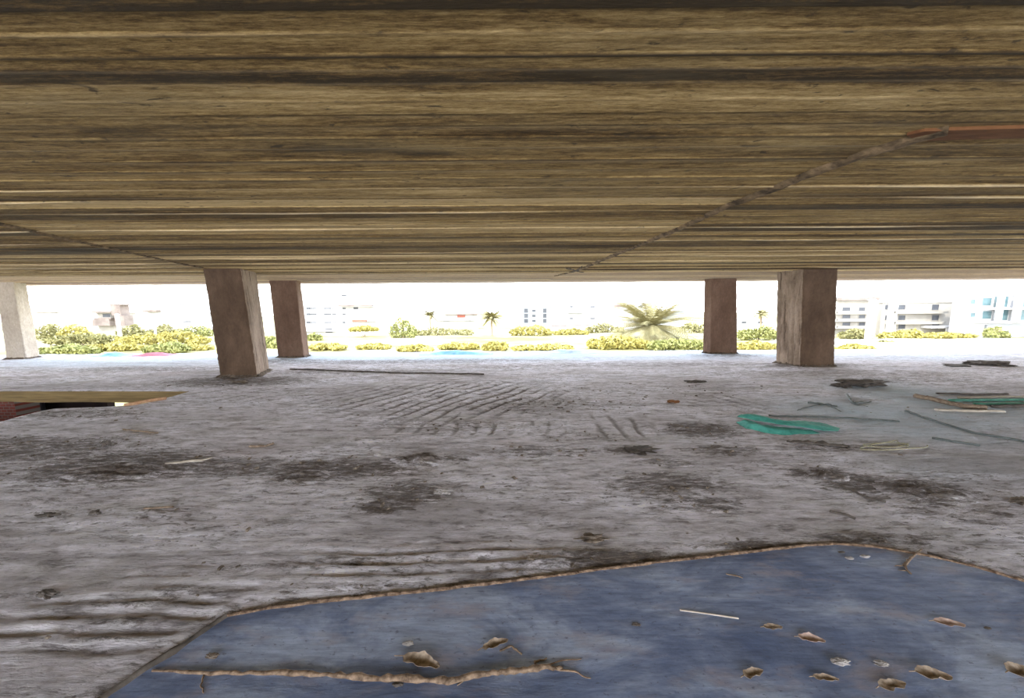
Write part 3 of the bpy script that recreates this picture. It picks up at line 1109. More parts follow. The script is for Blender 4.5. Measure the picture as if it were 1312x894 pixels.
leaf(540, 852, 52, M_leaf_tan, 'crumpled tan leaf lying just above the long root', 1, 0.7)
leaf(635, 828, 34, M_leaf_tan, 'small tan leaf on blue sheet farther back than the crumpled one', 2, 0.6)
leaf(1216, 801, 34, M_leaf_or, 'pinkish orange leaf on the right side of the blue sheet', 3, 0.4)
leaf(1195, 869, 40, M_leaf_tan, 'curled tan leaf with a dark hollow at lower right', 4, 0.7, 0.36)
leaf(1143, 881, 38, M_leaf_tan, 'flat tan leaf at the lower margin below the curled one', 5, 0.4, 0.3)
leaf(965, 866, 30, M_leaf_tan, 'curled brown leaf on the blue sheet at bottom centre right', 6, 0.6, 0.32)
leaf(1058, 872, 30, M_leaf_tan, 'narrow yellowish leaf on the blue sheet between two curled leaves', 7, 0.4, 0.25)
leaf(1040, 822, 30, M_leaf_or, 'pale pinkish leaf standing on the blue sheet above the grey crumb', 8, 0.7, 0.36)
leaf(990, 806, 24, M_leaf_tan, 'flat dull leaf on the blue sheet below the pale stick', 9, 0.3, 0.3)
leaf(1306, 864, 34, M_leaf_tan, 'thick tan leaf cut by the right margin', 10, 0.8, 0.45)
G1 = 'crumbs and pebbles on the blue sheet'
rock('mortar_crumb', 1075, 850, 24, .018, M_mortar, 'pale grey mortar crumb below the pinkish standing leaf', 'crumb', G1, base=SH, jag=.45, seed=1)
rock('mortar_crumb', 1129, 852, 18, .014, M_mortar, 'small grey mortar crumb right of the pale one', 'crumb', G1, base=SH, jag=.45, seed=2)
rock('pebble', 1088, 717, 11, .016, M_mortar, 'pale pebble near the far corner of the blue sheet', 'pebble', G1, base=SH, jag=.45, seed=3)
rock('pebble', 1108, 715, 12, .018, M_mortar, 'larger pale pebble right of its neighbour near the far corner of the sheet', 'pebble', G1, base=SH, jag=.45, seed=4)
rock('pebble', 1078, 709, 9, .010, M_dark, 'dark pebble nearest the far corner of the blue sheet', 'pebble', G1, base=SH, jag=.45, seed=5)
rock('pebble', 523, 826, 14, .016, M_mortar, 'white pebble with dark rim on the blue sheet above the long root', 'pebble', G1, base=SH, jag=.45, seed=6)
rock('pebble', 1265, 806, 9, .010, M_dark, 'small dark pebble right of the pinkish orange leaf', 'pebble', G1, base=SH, jag=.45, seed=8)
rock('pebble', 815, 802, 12, .010, M_dark, 'dark pebble in the middle of the blue sheet left of the straight stick', 'pebble', G1, base=SH, jag=.45, seed=9)
rock('soil_clump', 272, 843, 16, .02, M_soil, 'brown soil clump on the left part of the blue sheet', 'clump', G1, base=SH, jag=.45, seed=10)
rock('soil_clump', 510, 879, 14, .014, M_dark, 'dark soil clump touching the front of the long root', 'clump', G1, base=SH, jag=.45, seed=12)

# floor debris
G2 = 'rubble scattered on the concrete floor'
rock('mortar_slab', 1107, 494, 50, .14, M_dark, 'dark jagged mortar slab on the floor in front of the grooved column', 'rubble', G2, depth=.5, seed=21, jag=1.0)
rock('mortar_slab', 1077, 495.5, 20, .06, M_dark, 'small dark lump at the left end of the jagged mortar slab', 'rubble', G2, depth=.3, seed=22)
rock('flat_rubble', 1268, 467, 42, .10, M_dark, 'flat dark rubble piece on the far floor at right', 'rubble', G2, depth=.7, seed=23)
rock('flat_rubble', 1226, 468, 26, .04, M_dark, 'thin dark rubble piece left of the flat one on the far floor', 'rubble', G2, depth=.5, seed=24)
rock('stone', 862, 516.5, 14, .05, M_brick_patch, 'small reddish stone on the floor left of the teal cloth', 'stone', G2, seed=25)
rock('stone', 890, 489, 22, .05, M_dark, 'dark stone on the floor below the slim far column', 'stone', G2, seed=26)
rock('stone', 137, 573.5, 9, .07, M_dark, 'small upright dark stone in the dirt at left', 'stone', G2, seed=27)
rock('stone', 62, 661, 24, .03, M_dark, 'dark flat stone on pale floor at far left', 'stone', G2, seed=28)
rock('stone', 123, 660, 14, .03, M_dark, 'dark stone right of the flat one at far left', 'stone', G2, seed=29)
rock('stone', 60, 765, 26, .03, M_dark, 'black stone chip on the rippled concrete at left', 'stone', G2, seed=30)
rock('stone', 820, 577.5, 40, .035, M_dark, 'long dark stone in the middle of the floor', 'stone', G2, depth=.25, seed=31)
rock('stone', 759, 693, 34, .035, M_soil, 'dark hollow mortar lump just behind the blue sheet', 'stone', G2, seed=32)
rock('stone', 1128, 694, 22, .025, M_dark, 'dark chip behind the far corner of the blue sheet', 'stone', G2, seed=33)
rock('stone', 1308, 645, 26, .05, M_soil, 'brown soil lump at the right margin', 'stone', G2, seed=34)
rock('stone', 484, 583.5, 8, .03, M_mortar, 'tiny white stone at the tip of the dark soil mound', 'stone', G2, seed=35)
rock('stone', 567, 630.5, 22, .035, M_mortar, 'pale mortar lump in the dark patch at centre', 'stone', G2, seed=36)
rock('stone', 308, 491, 18, .05, M_soil, 'soil lump in front of the near left column', 'stone', G2, seed=37)
for (px, py, w_, h_, d_, s_, lab) in ((540, 589, 85, .07, .30, 41, 'elongated brown soil mound in the centre of the floor'),
                                      (1180, 632, 120, .06, .42, 42, 'broad brown soil mound behind the blue sheet at right'),
                                      (1060, 610, 62, .045, .2, 43, 'low soil mound left of the broad one at right'),
                                      (150, 606, 150, .05, .30, 44, 'low brown soil mound below the floor opening at left'),
                                      (385, 612, 90, .05, .22, 45, 'low soil mound between the left mound and the centre')):
    c = on_z(px, py)
    wd = abs(on_z(px + w_ / 2, py).x - on_z(px - w_ / 2, py).x)
    nu, nv = 70, 40
    U, V = np.meshgrid(np.linspace(-1, 1, nu), np.linspace(-1, 1, nv), indexing='ij')
    r = np.hypot(U, V) + 0.5 * (fbm(U * 3 + s_, V * 3 + s_, 4) - 0.5)
    xx = c.x + U * wd * 0.6
    yy = c.y + V * d_
    f = floor_h(xx, yy, True)[0]
    hgt = h_ * (1 - sstep(0.1, 0.95, r)) * (0.15 + 1.4 * fbm(xx * 9 + s_, yy * 16, 5, 0.65) ** 1.5) - 0.006
    keep = (hgt[:-1, :-1] > -0.0055) | (hgt[1:, 1:] > -0.0055)
    o = grid_obj('soil_mound', xx - c.x, yy - c.y, f + hgt, M_floor, keep)
    attr(o, 'dirt', 0.05 + 0.85 * (1 - sstep(0.25, 1.0, r)))
    o.location = (c.x, c.y, 0)
    tag(o, lab, 'soil mound', 'soil mounds on the floor')

# grit: uncountable small crumbs
rg = np.random.default_rng(3)
mb = MB()
cand = 0
gx = rg.uniform(-9, 9, 9000)
gy = 1.2 + 9.5 * rg.random(9000) ** 1.4
hz, dr, _, _ = floor_h(gx, gy, True)
pr = np.clip(dr * 0.9 - 0.05, 0.012, 1)
nomound = np.ones(9000, bool)
for (px, py, rx, ry) in ((540, 589, 62, 16), (1180, 632, 85, 22), (1060, 610, 45, 12), (150, 606, 105, 16), (385, 612, 65, 13), (1140, 571, 50, 7), (1050, 570, 45, 4), (1010, 547, 80, 13), (759, 693, 24, 6)):
    nomound &= zone(px, py, rx, ry, gx, gy) < 0.05
ok = nomound & (gy < 8.4) & (rg.random(9000) < pr) & ~inside(HOLE, gx, gy) & ~inside(SHEET, gx, gy)
for x, y, z in zip(gx[ok], gy[ok], hz[ok]):
    s = 0.008 + 0.018 * rg.random() ** 2
    an = rg.random() * 6.28
    ca, sa = math.cos(an), math.sin(an)
    vv = []
    for (a, b, c_) in ((-1, -.7, -.4), (1, -.8, -.4), (.9, .8, -.4), (-.8, .7, -.4), (-.5, -.4, .5), (.6, -.3, .6), (.4, .5, .45), (-.6, .3, .6)):
        j = rg.uniform(0.75, 1.25)
        vv.append((x + s * j * (1.4 * a * ca - b * sa), y + s * j * (1.4 * a * sa + b * ca), z + s * 0.8 * c_ + s * 0.2))
    mb.add(vv, [(3, 2, 1, 0), (4, 5, 6, 7), (0, 1, 5, 4), (1, 2, 6, 5), (2, 3, 7, 6), (3, 0, 4, 7)])
o = mb.build('grit', M_soil)
tag(o, 'fine dark mortar grit strewn over the concrete floor', 'grit', kind='stuff')

# sticks, wires and boards
G3 = 'sticks and offcuts on the concrete floor'
stick('curved_batten', [(212, 596), (235, 594.5), (255, 592), (272, 588)], [.012, .022, .022, .010], M_palewood, 'pale curved wood strip lying in the dirt at left', 'wood strip', G3, seed=5, flat=.7)
stick('thin_stick', [(158, 550.5), (180, 553), (202, 556)], .012, M_twig, 'thin dark stick on the floor below the timber edged opening', 'stick', G3)
stick('thin_stick', [(318, 574), (340, 573), (350, 570)], .016, M_twig, 'short bent stick on the floor left of centre', 'stick', G3, seed=2, wob=.006)
stick('thin_stick', [(185, 656), (205, 654), (222, 652)], .009, M_twig, 'thin stick on the pale floor at lower left', 'stick', G3)
stick('timber_plank', [(372, 473.5), (430, 475.5), (520, 479), (620, 480)], .03, M_dark, 'long dark plank lying on the far floor beside the left columns', 'plank', G3, sub=10, flat=.7)
stick('thin_stick', [(1063, 655), (1082, 660), (1096, 665)], .012, M_dark, 'short dark stick behind the far corner of the blue sheet', 'stick', G3, seed=6)
stick('bent_wire', [(1064, 618), (1090, 628), (1112, 638), (1135, 644)], .010, M_dark, 'dark bent stick along the front of the right soil mounds', 'stick', G3, seed=7)
stick('thin_stick', [(1188, 709.5), (1205, 714), (1235, 721)], .008, M_dark, 'thin dark stick along the right far edge of the sheet', 'stick', G3, seed=8)
stick('thin_stick', [(1262, 737), (1290, 742), (1320, 746)], .008, M_twig, 'thin brown stick beside the sheet at the right margin', 'stick', G3, seed=8)
stick('timber_pole', [(1172, 509), (1205, 516), (1235, 522.5), (1262, 524)], .045, M_twig, 'brown wooden pole slanting on the floor at right', 'pole', G3, sub=5)
stick('wood_offcut', [(1199, 526.5), (1230, 527.5), (1285, 528)], .038, M_palewood, 'pale wood offcut in front of the slanting pole', 'offcut', G3, flat=.6)
stick('green_strip', [(1218, 514), (1270, 513.5), (1330, 513)], .05, M_greenstrip, 'green plastic strip farthest back in the right pile', 'strip', 'green strips at right', flat=.5)
stick('green_strip', [(1250, 518.5), (1290, 518.5), (1340, 518)], .045, M_greenstrip, 'green plastic strip between its neighbour and the dark batten', 'strip', 'green strips at right', flat=.5)
stick('dark_batten', [(1272, 522.5), (1300, 522), (1345, 521.5)], .04, M_dark, 'dark batten at the right margin in front of green strips', 'batten', G3, flat=.7)
stick('pale_batten', [(1228, 510), (1280, 509.5), (1340, 508)], .03, M_palewood, 'pale batten behind the green strips at right', 'batten', G3, flat=.6)
stick('dark_batten', [(1200, 504.5), (1250, 506.5), (1290, 505)], .03, M_dark, 'thin dark batten lying behind the right pile', 'batten', G3, flat=.6)
stick('wire', [(1160, 527), (1185, 536), (1215, 546), (1255, 557), (1330, 569)], .016, M_wire, 'long grey wire curving across the floor to the right margin', 'wire', sub=8)
stick('thin_stick', [(1194, 561.5), (1220, 566), (1255, 571)], .015, M_wire, 'dark stick beside the long wire at right', 'stick', G3)
stick('wire', [(985, 533), (1030, 534), (1090, 536), (1152, 540)], .014, M_wire, 'thin grey wire stretched behind the teal cloth', 'wire', sub=8)
stick('forked_branch', [(1084, 506), (1088, 511), (1092, 516.5), (1116, 515.5)], [.02, .022, .022, .014], M_wire, 'dark forked branch on the floor below the jagged slab', 'branch', G3, wob=.008, seed=9,
      branches=[([(1092, 516.5), (1112, 521)], .012)])
stick('thin_stick', [(1035, 516.5), (1060, 518.5), (1072, 521)], .016, M_wire, 'dark stick left of the forked branch', 'stick', G3, wob=.008, seed=10, branches=[([(1058, 518), (1030, 522), (1022, 525)], .012), ([(1062, 520), (1078, 527)], .014)])
# loops of cord
pts = []
for i in range(90):
    t = i / 89 * 4 * math.pi
    px = 1140 + 36 * math.cos(t) * (1 - i / 160) + 14 * math.sin(t * 1.7 + 1)
    py = 571 + 4.5 * math.sin(t) + 2 * math.sin(t * 0.7)
    p = on_z(px, py)
    pts.append(Vector((p.x, p.y, fh(p.x, p.y) + 0.014)))
org = pts[0].copy()
o = MB().tube([p - org for p in pts], .006, 6).build('cord_coil', M_cord, None, True)
o.location = org
tag(o, 'loose yellowish cord coil on the floor right of the teal cloth', 'cord')
mb = None
stick('dark_rag', [(1008, 566), (1040, 569), (1075, 571.5), (1090, 573)], [.02, .05, .045, .012], M_dark, 'dark twisted rag strip in front of the teal cloth', 'rag', wob=.012, seed=12, flat=.5)

# teal cloth: folded over itself
TE = [on_z(*p).to_2d() for p in ((944, 540), (952, 537.5), (966, 538), (985, 541.5), (1005, 543.5), (1040, 543.5), (1060, 546), (1074, 549.5), (1072, 554), (1050, 555.5), (1025, 555.5), (1000, 556.5), (975, 553.5), (955, 550), (945, 545.5))]
tcx, tcy = sum(p.x for p in TE) / len(TE), sum(p.y for p in TE) / len(TE)
troot = empty('folded_cloth', (tcx, tcy, 0), 'teal green folded cloth lying on the floor at right', 'cloth')
LOWER = [on_z(*p).to_2d() for p in ((943, 541), (952, 540), (975, 545), (1010, 548), (1040, 551), (1052, 555), (1028, 556), (1003, 557.5), (976, 554), (956, 550))]
UPPER = [on_z(*p).to_2d() for p in ((944, 541), (949, 538), (964, 537.5), (982, 541), (1004, 544), (1040, 543), (1060, 545.5), (1076, 550), (1074, 553.5), (1055, 555), (1036, 553), (1008, 550.5), (978, 547), (956, 543))]


def t_low(x, y):
    d = float(pdist(LOWER, np.array([x]), np.array([y]))[0])
    k = min(1, max(0, (x - LOWER[0].x) / (LOWER[5].x - LOWER[0].x)))
    return fh(x, y) + 0.004 + 0.05 * float(sstep(0, .1, d)) * (1.2 - k) * (.5 + float(fbm(np.array([x * 4]), np.array([y * 7]), 3)[0]))


def t_up(x, y):
    d = float(pdist(UPPER, np.array([x]), np.array([y]))[0])
    k = min(1, max(0, (x - UPPER[0].x) / (UPPER[7].x - UPPER[0].x)))
    return fh(x, y) + 0.012 + (0.085 + 0.05 * float(sstep(0, .12, d)) * (.4 + float(fbm(np.array([x * 4 + 5]), np.array([y * 7]), 3)[0]))) * (1.0 - 0.85 * k ** 1.5)


vs, fc = cdt_patch(LOWER, 0.03, t_low)
solid(obj('lower_layer', [(v[0] - tcx, v[1] - tcy, v[2]) for v in vs], fc, M_teal, troot, True), 0.004)
vs, fc = cdt_patch(UPPER, 0.03, t_up)
solid(obj('upper_layer', [(v[0] - tcx, v[1] - tcy, v[2]) for v in vs], fc, M_teal, troot, True), 0.006)


# tarps at the far edge of the floor
def mound(name, px0, px1, yc, dy, hgt, mat, label, cat, seed, z0=0.0, group=None):
    a = at_y(px0, 450, yc).x
    b = at_y(px1, 450, yc).x
    nu, nv = 60, 24
    U, V = np.meshgrid(np.linspace(-1, 1, nu), np.linspace(-1, 1, nv), indexing='ij')
    xx = (a + b) / 2 + U * (b - a) / 2
    yy = yc + V * dy
    r = np.clip(1 - np.hypot(U * 0.98, V * 0.98), 0, 1)
    hh = hgt * sstep(0, 0.75, r) * (0.6 + 0.8 * fbm(U * 3 + seed, V * 2 + seed, 4)) + 0.01
    o = grid_obj(name, xx - (a + b) / 2, yy - yc, hh + z0 * 0 + (floor_h(xx, yy) if z0 == 0 else 0), mat)
    o.location = ((a + b) / 2, yc, z0)
    solid(o, 0.01)
    return tag(o, label, cat, group)


G4 = 'tarps along the far floor edge'
mound('tarp', 540, 632, 14.3, .4, .10, M_bluetarp, 'bright blue tarp heaped low on the far floor edge at centre', 'tarp', 3, group=G4)
mound('tarp', 690, 775, 14.4, .4, .10, M_paletarp, 'pale bluish white tarp heaped on the far floor edge right of the blue one', 'tarp', 5, group=G4)
mound('tarp', 128, 166, 14.4, .35, .11, M_bluetarp, 'small blue tarp on the far floor edge at left', 'tarp', 7, group=G4)
mound('cloth', 174, 222, 14.4, .35, .09, M_pinktarp, 'pink cloth on the far floor edge beside the small blue tarp', 'cloth', 9, group=G4)

# ------------------------------------------------------------------ outside
gx = np.linspace(-400, 400, 160)
gy = np.concatenate([np.linspace(-40, 14, 8), np.linspace(18, 260, 120), np.linspace(270, 700, 20)])
X, Y = np.meshgrid(gx, gy, indexing='ij')
Z = GZ + 0.5 * (fbm(X * 0.05, Y * 0.08, 4) - 0.5) - 0.1
o = grid_obj('ground', X, Y, Z, M_ground)
tag(o, kind='structure')
# road at right
mb = MB()
xr0, xr1 = at_y(1082, 442, 92).x, 160
nv = 30
for i in range(nv + 1):
    x = xr0 - 6 + (xr1 - xr0 + 6) * i / nv
    mb.v += [(x, 74 + 1.0 * math.sin(i * .8), GZ + .25), (x, 100 + 1.2 * math.sin(i * .6 + 1), GZ + .27), (x, 100 + 1.2 * math.sin(i * .6 + 1), GZ - .3), (x, 74 + 1.0 * math.sin(i * .8), GZ - .3)]
    if i:
        a = (i - 1) * 4
        for q in range(4):
            mb.f.append((a + q, a + 4 + q, a + 4 + (q + 1) % 4, a + (q + 1) % 4))
mb.f += [(3, 2, 1, 0), tuple(nv * 4 + q for q in range(4))]
o = mb.build('road', M_road)
tag(o, kind='structure')


def box_part(name, parent, org, mat, boxes):
    mb = MB()
    for b in boxes:
        mb.box(*b)
    return mb.build(name, mat, parent, origin=org)


def building(label, px0, px1, pytop, D, mat, rows, win, balc=(), depth=14, parapet=0.5, panes=None, extra=None, cat='building'):
    """rows: py of window centres; win: list of (px, half width px, half height px)"""
    a = at_y(px0, 430, D)
    b = at_y(px1, 430, D)
    top = at_y((px0 + px1) / 2, pytop, D).z
    org = Vector(((a.x + b.x) / 2, D + depth / 2, GZ))
    root = empty('apartment_building', org, label, cat, 'buildings across the field')
    box_part('wall', root, org, mat, [(a.x, b.x, D, D + depth, GZ - .3, top - parapet)])
    box_part('roof_parapet', root, org, mat, [(a.x - .25, b.x + .25, D - .25, D + depth + .25, top - parapet, top)])
    for py in rows:
        for (px, hw, hh) in win:
            c = at_y(px, py, D)
            w_ = hw / F * D
            h_ = hh / F * D
            fr = box_part('window', root, org, mat, [(c.x - w_ - .15, c.x + w_ + .15, D - .12, D + .02, c.z - h_ - .22, c.z - h_), (c.x - w_ - .15, c.x + w_ + .15, D - .12, D + .02, c.z + h_, c.z + h_ + .15),
                                                    (c.x - w_ - .15, c.x - w_, D - .12, D + .02, c.z - h_, c.z + h_), (c.x + w_, c.x + w_ + .15, D - .12, D + .02, c.z - h_, c.z + h_)])
            pn = box_part('pane', fr, org, panes or M_pane, [(c.x - w_, c.x + w_, D - .04, D + .02, c.z - h_, c.z + h_)])
    for (q0, q1, py, hh) in balc:
        c0 = at_y(q0, py, D - 1.2)
        c1 = at_y(q1, py, D - 1.2)
        z = c0.z
        h_ = hh / F * D
        bl = box_part('balcony', root, org, mat, [(c0.x, c1.x, D - 1.4, D, z - .25, z), (c0.x, c1.x, D - 1.4, D - 1.25, z, z + h_), (c0.x, c0.x + .15, D - 1.4, D, z, z + h_), (c1.x - .15, c1.x, D - 1.4, D, z, z + h_)])
    if extra:
        extra(root, org, D, top)
    return root


def ex_box(name, mat, px0, px1, py0, py1, off=-0.6, th=0.6):
    def f(root, org, D, top):
        a = at_y(px0, py0, D)
        b = at_y(px1, py1, D)
        box_part(name, root, org, mat, [(min(a.x, b.x), max(a.x, b.x), D + off, D + off + th, min(a.z, b.z), max(a.z, b.z))])
    return f


def many(*fs):
    def f(*a):
        for g in fs:
            g(*a)
    return f


# right hand blocks
building('cream apartment block with balconies just right of the grooved column', 1066, 1121, 382, 112, M_cream, [396, 405.5, 415], [(1084, 5, 2.2), (1104, 4, 2.2)],
         [(1072, 1118, 401.5, 2.2), (1072, 1118, 411, 2.2), (1072, 1118, 420, 2.2)], extra=ex_box('canopy', M_raw, 1072, 1121, 381, 384.5, -1.6, 2.2))
building('long cream apartment block with three window rows behind the white pole', 1126, 1218, 386, 118, M_cream, [393.5, 407, 418], [(1136, 2.5, 3), (1155, 4.5, 3), (1198, 4.5, 3.4)],
         [(1146, 1214, 401, 2.2), (1146, 1210, 414.5, 2.4)], extra=many(ex_box('pier', M_white, 1138, 1143, 388, 425, -1.0, 1.0), ex_box('porch_roof', M_white, 1180, 1240, 417, 419.5, -3, 3), ex_box('porch_post', M_white, 1200, 1203, 419, 428, -3, .5)), depth=6)
building('plain grey block between the cream block and the white framed block', 1219, 1246, 385.5, 126, M_greyr, [], [], depth=8)
building('white framed apartment block with teal panes at the right margin', 1243, 1345, 377, 107, M_white, [386.5, 403.5], [(1246, 3, 2.6), (1264, 6, 5), (1282, 9, 6.5), (1306, 8, 6.5)],
         [(1240, 1340, 412.5, 1.0), (1240, 1340, 395.5, .8)], panes=M_tealpane, extra=many(ex_box('garage_wall', M_greyr, 1262, 1340, 416, 431, -.5, .5), ex_box('white_post', M_white, 1271, 1274, 380, 412, -1.6, .4), ex_box('white_post', M_white, 1293, 1297, 378, 412, -1.6, .4)), depth=5.5)
# centre
building('tall white apartment block with red awning right of the left columns', 384, 492, 374, 135, M_white, [395, 402.5, 413], [(395, 2.5, 1.3), (402, 4, .8), (420, 5, .8), (428, 3, .7), (441, 2, 1)],
         [(437, 478, 392.5, 1.2), (448, 482, 411, 1.2), (384, 430, 424, 1.2)],
         extra=many(ex_box('awning', M_red, 454, 472, 409.5, 411.5, -2.0, 1.6), ex_box('roof_slab', M_raw, 436, 479, 391, 392.2, -1.7, 1.7), ex_box('vent', M_pane, 438, 444, 377.5, 379.5, -.1, .2), ex_box('door_opening', M_pane, 453, 459, 393, 396, -.1, .2), ex_box('side_window', M_pane, 417, 426, 421, 426, -.1, .2)))
building('low white block with red roof tank left of the round palm', 545, 612, 401, 172, M_white, [410.5], [(572, 4, .8), (600, 3, .6)], [(560, 610, 410, 1)],
         extra=many(ex_box('roof_tank', M_red, 586, 596, 403.5, 406.5, -.3, 1), ex_box('roof_slab', M_raw, 570, 630, 402, 403, -1.2, 1.4)))
building('slim white block with dark staircase panes at centre', 667, 706, 392, 150, M_greyr, [398, 404.5, 411], [(674, 2.6, 2.6), (684, 2.2, 1.4), (698, 2.2, 2.6)], depth=6, extra=ex_box('roof_hut', M_white, 684, 694, 389, 392.5, 1, 4))
building('broad white block with small windows behind the yellow shrubs', 708, 780, 387, 168, M_white, [393, 408], [(732, 2, .9), (759, 3, .8)], depth=8, balc= [(728, 748, 400, .8)], extra=ex_box('fence_wall', M_raw, 700, 752, 416, 417, -4, .4))
building('white block with dark roof sign strip above the spreading palm', 776, 834, 386.5, 155, M_white, [397.5], [(802, 3, .8)], depth=8, extra=many(ex_box('roof_rail', M_raw, 787, 813, 390.3, 393, -.5, .5), ex_box('roof_unit', M_pane, 818, 823, 391.5, 394, -.3, .6), ex_box('roof_slab', M_raw, 822, 830, 389, 390.2, -.4, .6)))
building('small grey hut beyond the spreading palm', 840, 876, 398, 146, M_greyr, [405], [(848, 4, 1.2)], depth=6, extra=ex_box('roof_slab', M_raw, 838, 862, 398.5, 401, -1, 1.2))
building('distant low white house between the two right columns', 944, 992, 408, 150, M_white, [413], [(953, 3, 1.2), (974, 3, 1.2)], depth=9)
# left
building('pale low block beside the left margin column', 36, 78, 399, 150, M_white, [405], [(66, 6, .6)], depth=10, extra=ex_box('roof_slab', M_raw, 46, 76, 399, 400.2, -1, 1.2))
building('white block with dark canopy left of the near left column', 172, 252, 388, 160, M_white, [412], [(240, 5, .8)], extra=many(ex_box('canopy', M_raw, 188, 206, 397, 399.3, -2, 2), ex_box('vent', M_pane, 230, 235, 389.2, 390.4, -.2, .3)))


def ex_unfinished(root, org, D, top):
    for (q0, q1, p0, p1, nm, mt) in ((123, 148, 398, 400.5, 'roof_slab', M_raw), (126, 148, 407, 409, 'floor_slab', M_raw), (147, 161, 391, 404, 'stair_tower', M_raw), (152, 166, 404, 417, 'stair_tower', M_raw), (124, 147, 409, 417, 'brick_infill', M_raw), (145, 162, 389.5, 391, 'tower_roof', M_raw)):
        ex_box(nm, mt, q0, q1, p0, p1, -1.5, 3)(root, org, D, top)


building('unfinished raw concrete house with stair tower among shrubs at left', 128, 147, 400, 128, M_cream, [404], [(137, 5, 2)], depth=8, extra=ex_unfinished)


# poles
def pole(label, px, py0, py1, D, r=0.35):
    a = at_y(px, py0, D)
    org = Vector((a.x, D, GZ))
    root = empty('street_pole', org, label, 'pole', 'white poles in the field')
    MB().tube([(0, 0, -.2), (0, 0, (a.z - GZ) * .5), (0, 0, a.z - GZ)], [r, r * .9, r * .8], 12).build('shaft', M_steel, root, True)
    MB().tube([(0, 0, -.1), (0, 0, .5)], r * 1.8, 12).build('base', M_steel, root)
    MB().tube([(0, 0, a.z - GZ - .1), (0, 0, a.z - GZ + .25)], [r * 1.3, r * .5], 12).build('cap', M_steel, root)


pole('thick white pole in front of the cream blocks at right', 1117.5, 384, 440, 96, 0.75)
pole('white pole in front of the unfinished house at left', 150, 403, 428, 107, 0.5)
pole('thin white pole in the shrubs left of the near left column', 197, 409, 424, 107, 0.3)


# vegetation
def leaves(blobs, nleaf, size, seed):
    r = np.random.default_rng(seed)
    mb = MB()
    for (cx, cy, cz, rx, ry, rz) in blobs:
        k = max(20, int(nleaf / len(blobs)))
        d = r.normal(size=(k, 3))
        d /= np.linalg.norm(d, axis=1)[:, None]
        rad = 0.55 + 0.5 * r.random(k) ** 0.6
        P = d * rad[:, None] * np.array([rx, ry, rz]) + np.array([cx, cy, cz])
        for p in P:
            u = r.normal(size=3)
            u /= np.linalg.norm(u)
            w = np.cross(u, r.normal(size=3))
            w /= np.linalg.norm(w)
            s = size * (0.6 + 0.8 * r.random())
            u = u * s
            w = w * s * 0.6
            mb.add([p - u, p - w * .9, p + u, p + w * .9], [(0, 1, 2, 3)])
    return mb


def shrub(label, px0, px1, py0, py1, D, mat, seed, name='shrub', nl=900, group='shrubs in the field', trunk=False):
    a = at_y(px0, py1, D)
    b = at_y(px1, py1, D)
    zt = at_y(px0, py0, D).z
    zb = max(GZ, at_y(px0, py1, D).z) if not trunk else GZ
    zb = min(zb, zt - .8)
    cx = (a.x + b.x) / 2
    wd = (b.x - a.x) / 2
    hz = zt - GZ
    org = Vector((cx, D, GZ))
    root = empty(name, org, label, 'tree' if trunk else 'shrub', group)
    r = random.Random(seed)
    blobs = []
    nb = max(4, int(wd * 2 / 2.2))
    zc0 = zb - GZ
    for i in range(nb):
        fx = -1 + 2 * (i + .5) / nb
        cr = wd / nb * 1.5
        env = math.sqrt(max(0.05, 1 - fx * fx * 0.8)) * r.uniform(0.72, 1.02)
        top = zc0 + (hz - zc0) * env
        rz = max(.5, (top - zc0) * .55)
        blobs.append((fx * wd * .9, r.uniform(-1, 1) * 1.2, top - rz, cr, min(3.0, cr * 1.1), rz))
    leaves(blobs, int(nl * 1.3), 0.42, seed).build('foliage', mat, root)
    mb = MB()
    if trunk:
        mb.tube([(0, 0, -.3), (.1, 0, hz * .4), (-.1, .1, hz * .75)], [.3, .22, .1], 8)
        for k in range(4):
            an = k * 1.6
            mb.tube([(0, 0, hz * .4), (wd * .4 * math.cos(an), math.sin(an), hz * .7)], [.13, .05], 6)
    else:
        for k in range(5):
            an = k * 1.26
            mb.tube([(0, 0, -.2), (wd * .25 * math.cos(an), .5 * math.sin(an), hz * .35), (wd * .5 * math.cos(an), .9 * math.sin(an), hz * .6)], [.1, .07, .03], 6)
    mb.build('trunk' if trunk else 'stems', M_trunk, root)
    return root


def palm(label, px, pyc, spread_px, D, seed, nf=46, droop=0.8):
    c = at_y(px, pyc, D)
    L = spread_px / F * D
    hz = c.z - GZ
    root = empty('date_palm', Vector((c.x, D, GZ)), label, 'palm', 'palms in the field')
    r = random.Random(seed)
    pts = [(0.1 * math.sin(i * .9), 0, -.3 + (hz + .3) * i / 8) for i in range(9)]
    MB().tube(pts, [.45, .36, .33, .32, .32, .31, .31, .33, .36], 10).build('trunk', M_trunk, root)
    mb = MB()
    for k in range(nf):
        an = 2.39996 * k
        el = -0.25 + 1.5 * r.random()
        l = L * r.uniform(.75, 1.05)
        pr = []
        for i in range(9):
            t = i / 8
            e = el - droop * t * t
            pr.append(Vector((math.cos(an) * l * t * math.cos(el * .7), math.sin(an) * l * t * math.cos(el * .7), hz + l * (math.sin(el) * t - droop * .55 * t * t))))
        mb.tube(pr, [.06, .055, .05, .045, .04, .035, .03, .02, .01], 5)
        for i in range(1, 9):
            t = (pr[i] - pr[i - 1]).normalized()
            sd = t.cross(Vector((0, 0, 1))).normalized()
            for q in range(3):
                p = pr[i - 1].lerp(pr[i], q / 3)
                ll = l * .22 * (1 - abs(i / 8 - .45)) + .1
                for s in (-1, 1):
                    tip = p + sd * s * ll * .8 + t * ll * .6 - Vector((0, 0, ll * .25))
                    wv = t * .16
                    mb.add([p - wv, p + wv, tip], [(0, 1, 2)])
    mb.build('crown', M_palm, root)
    return root


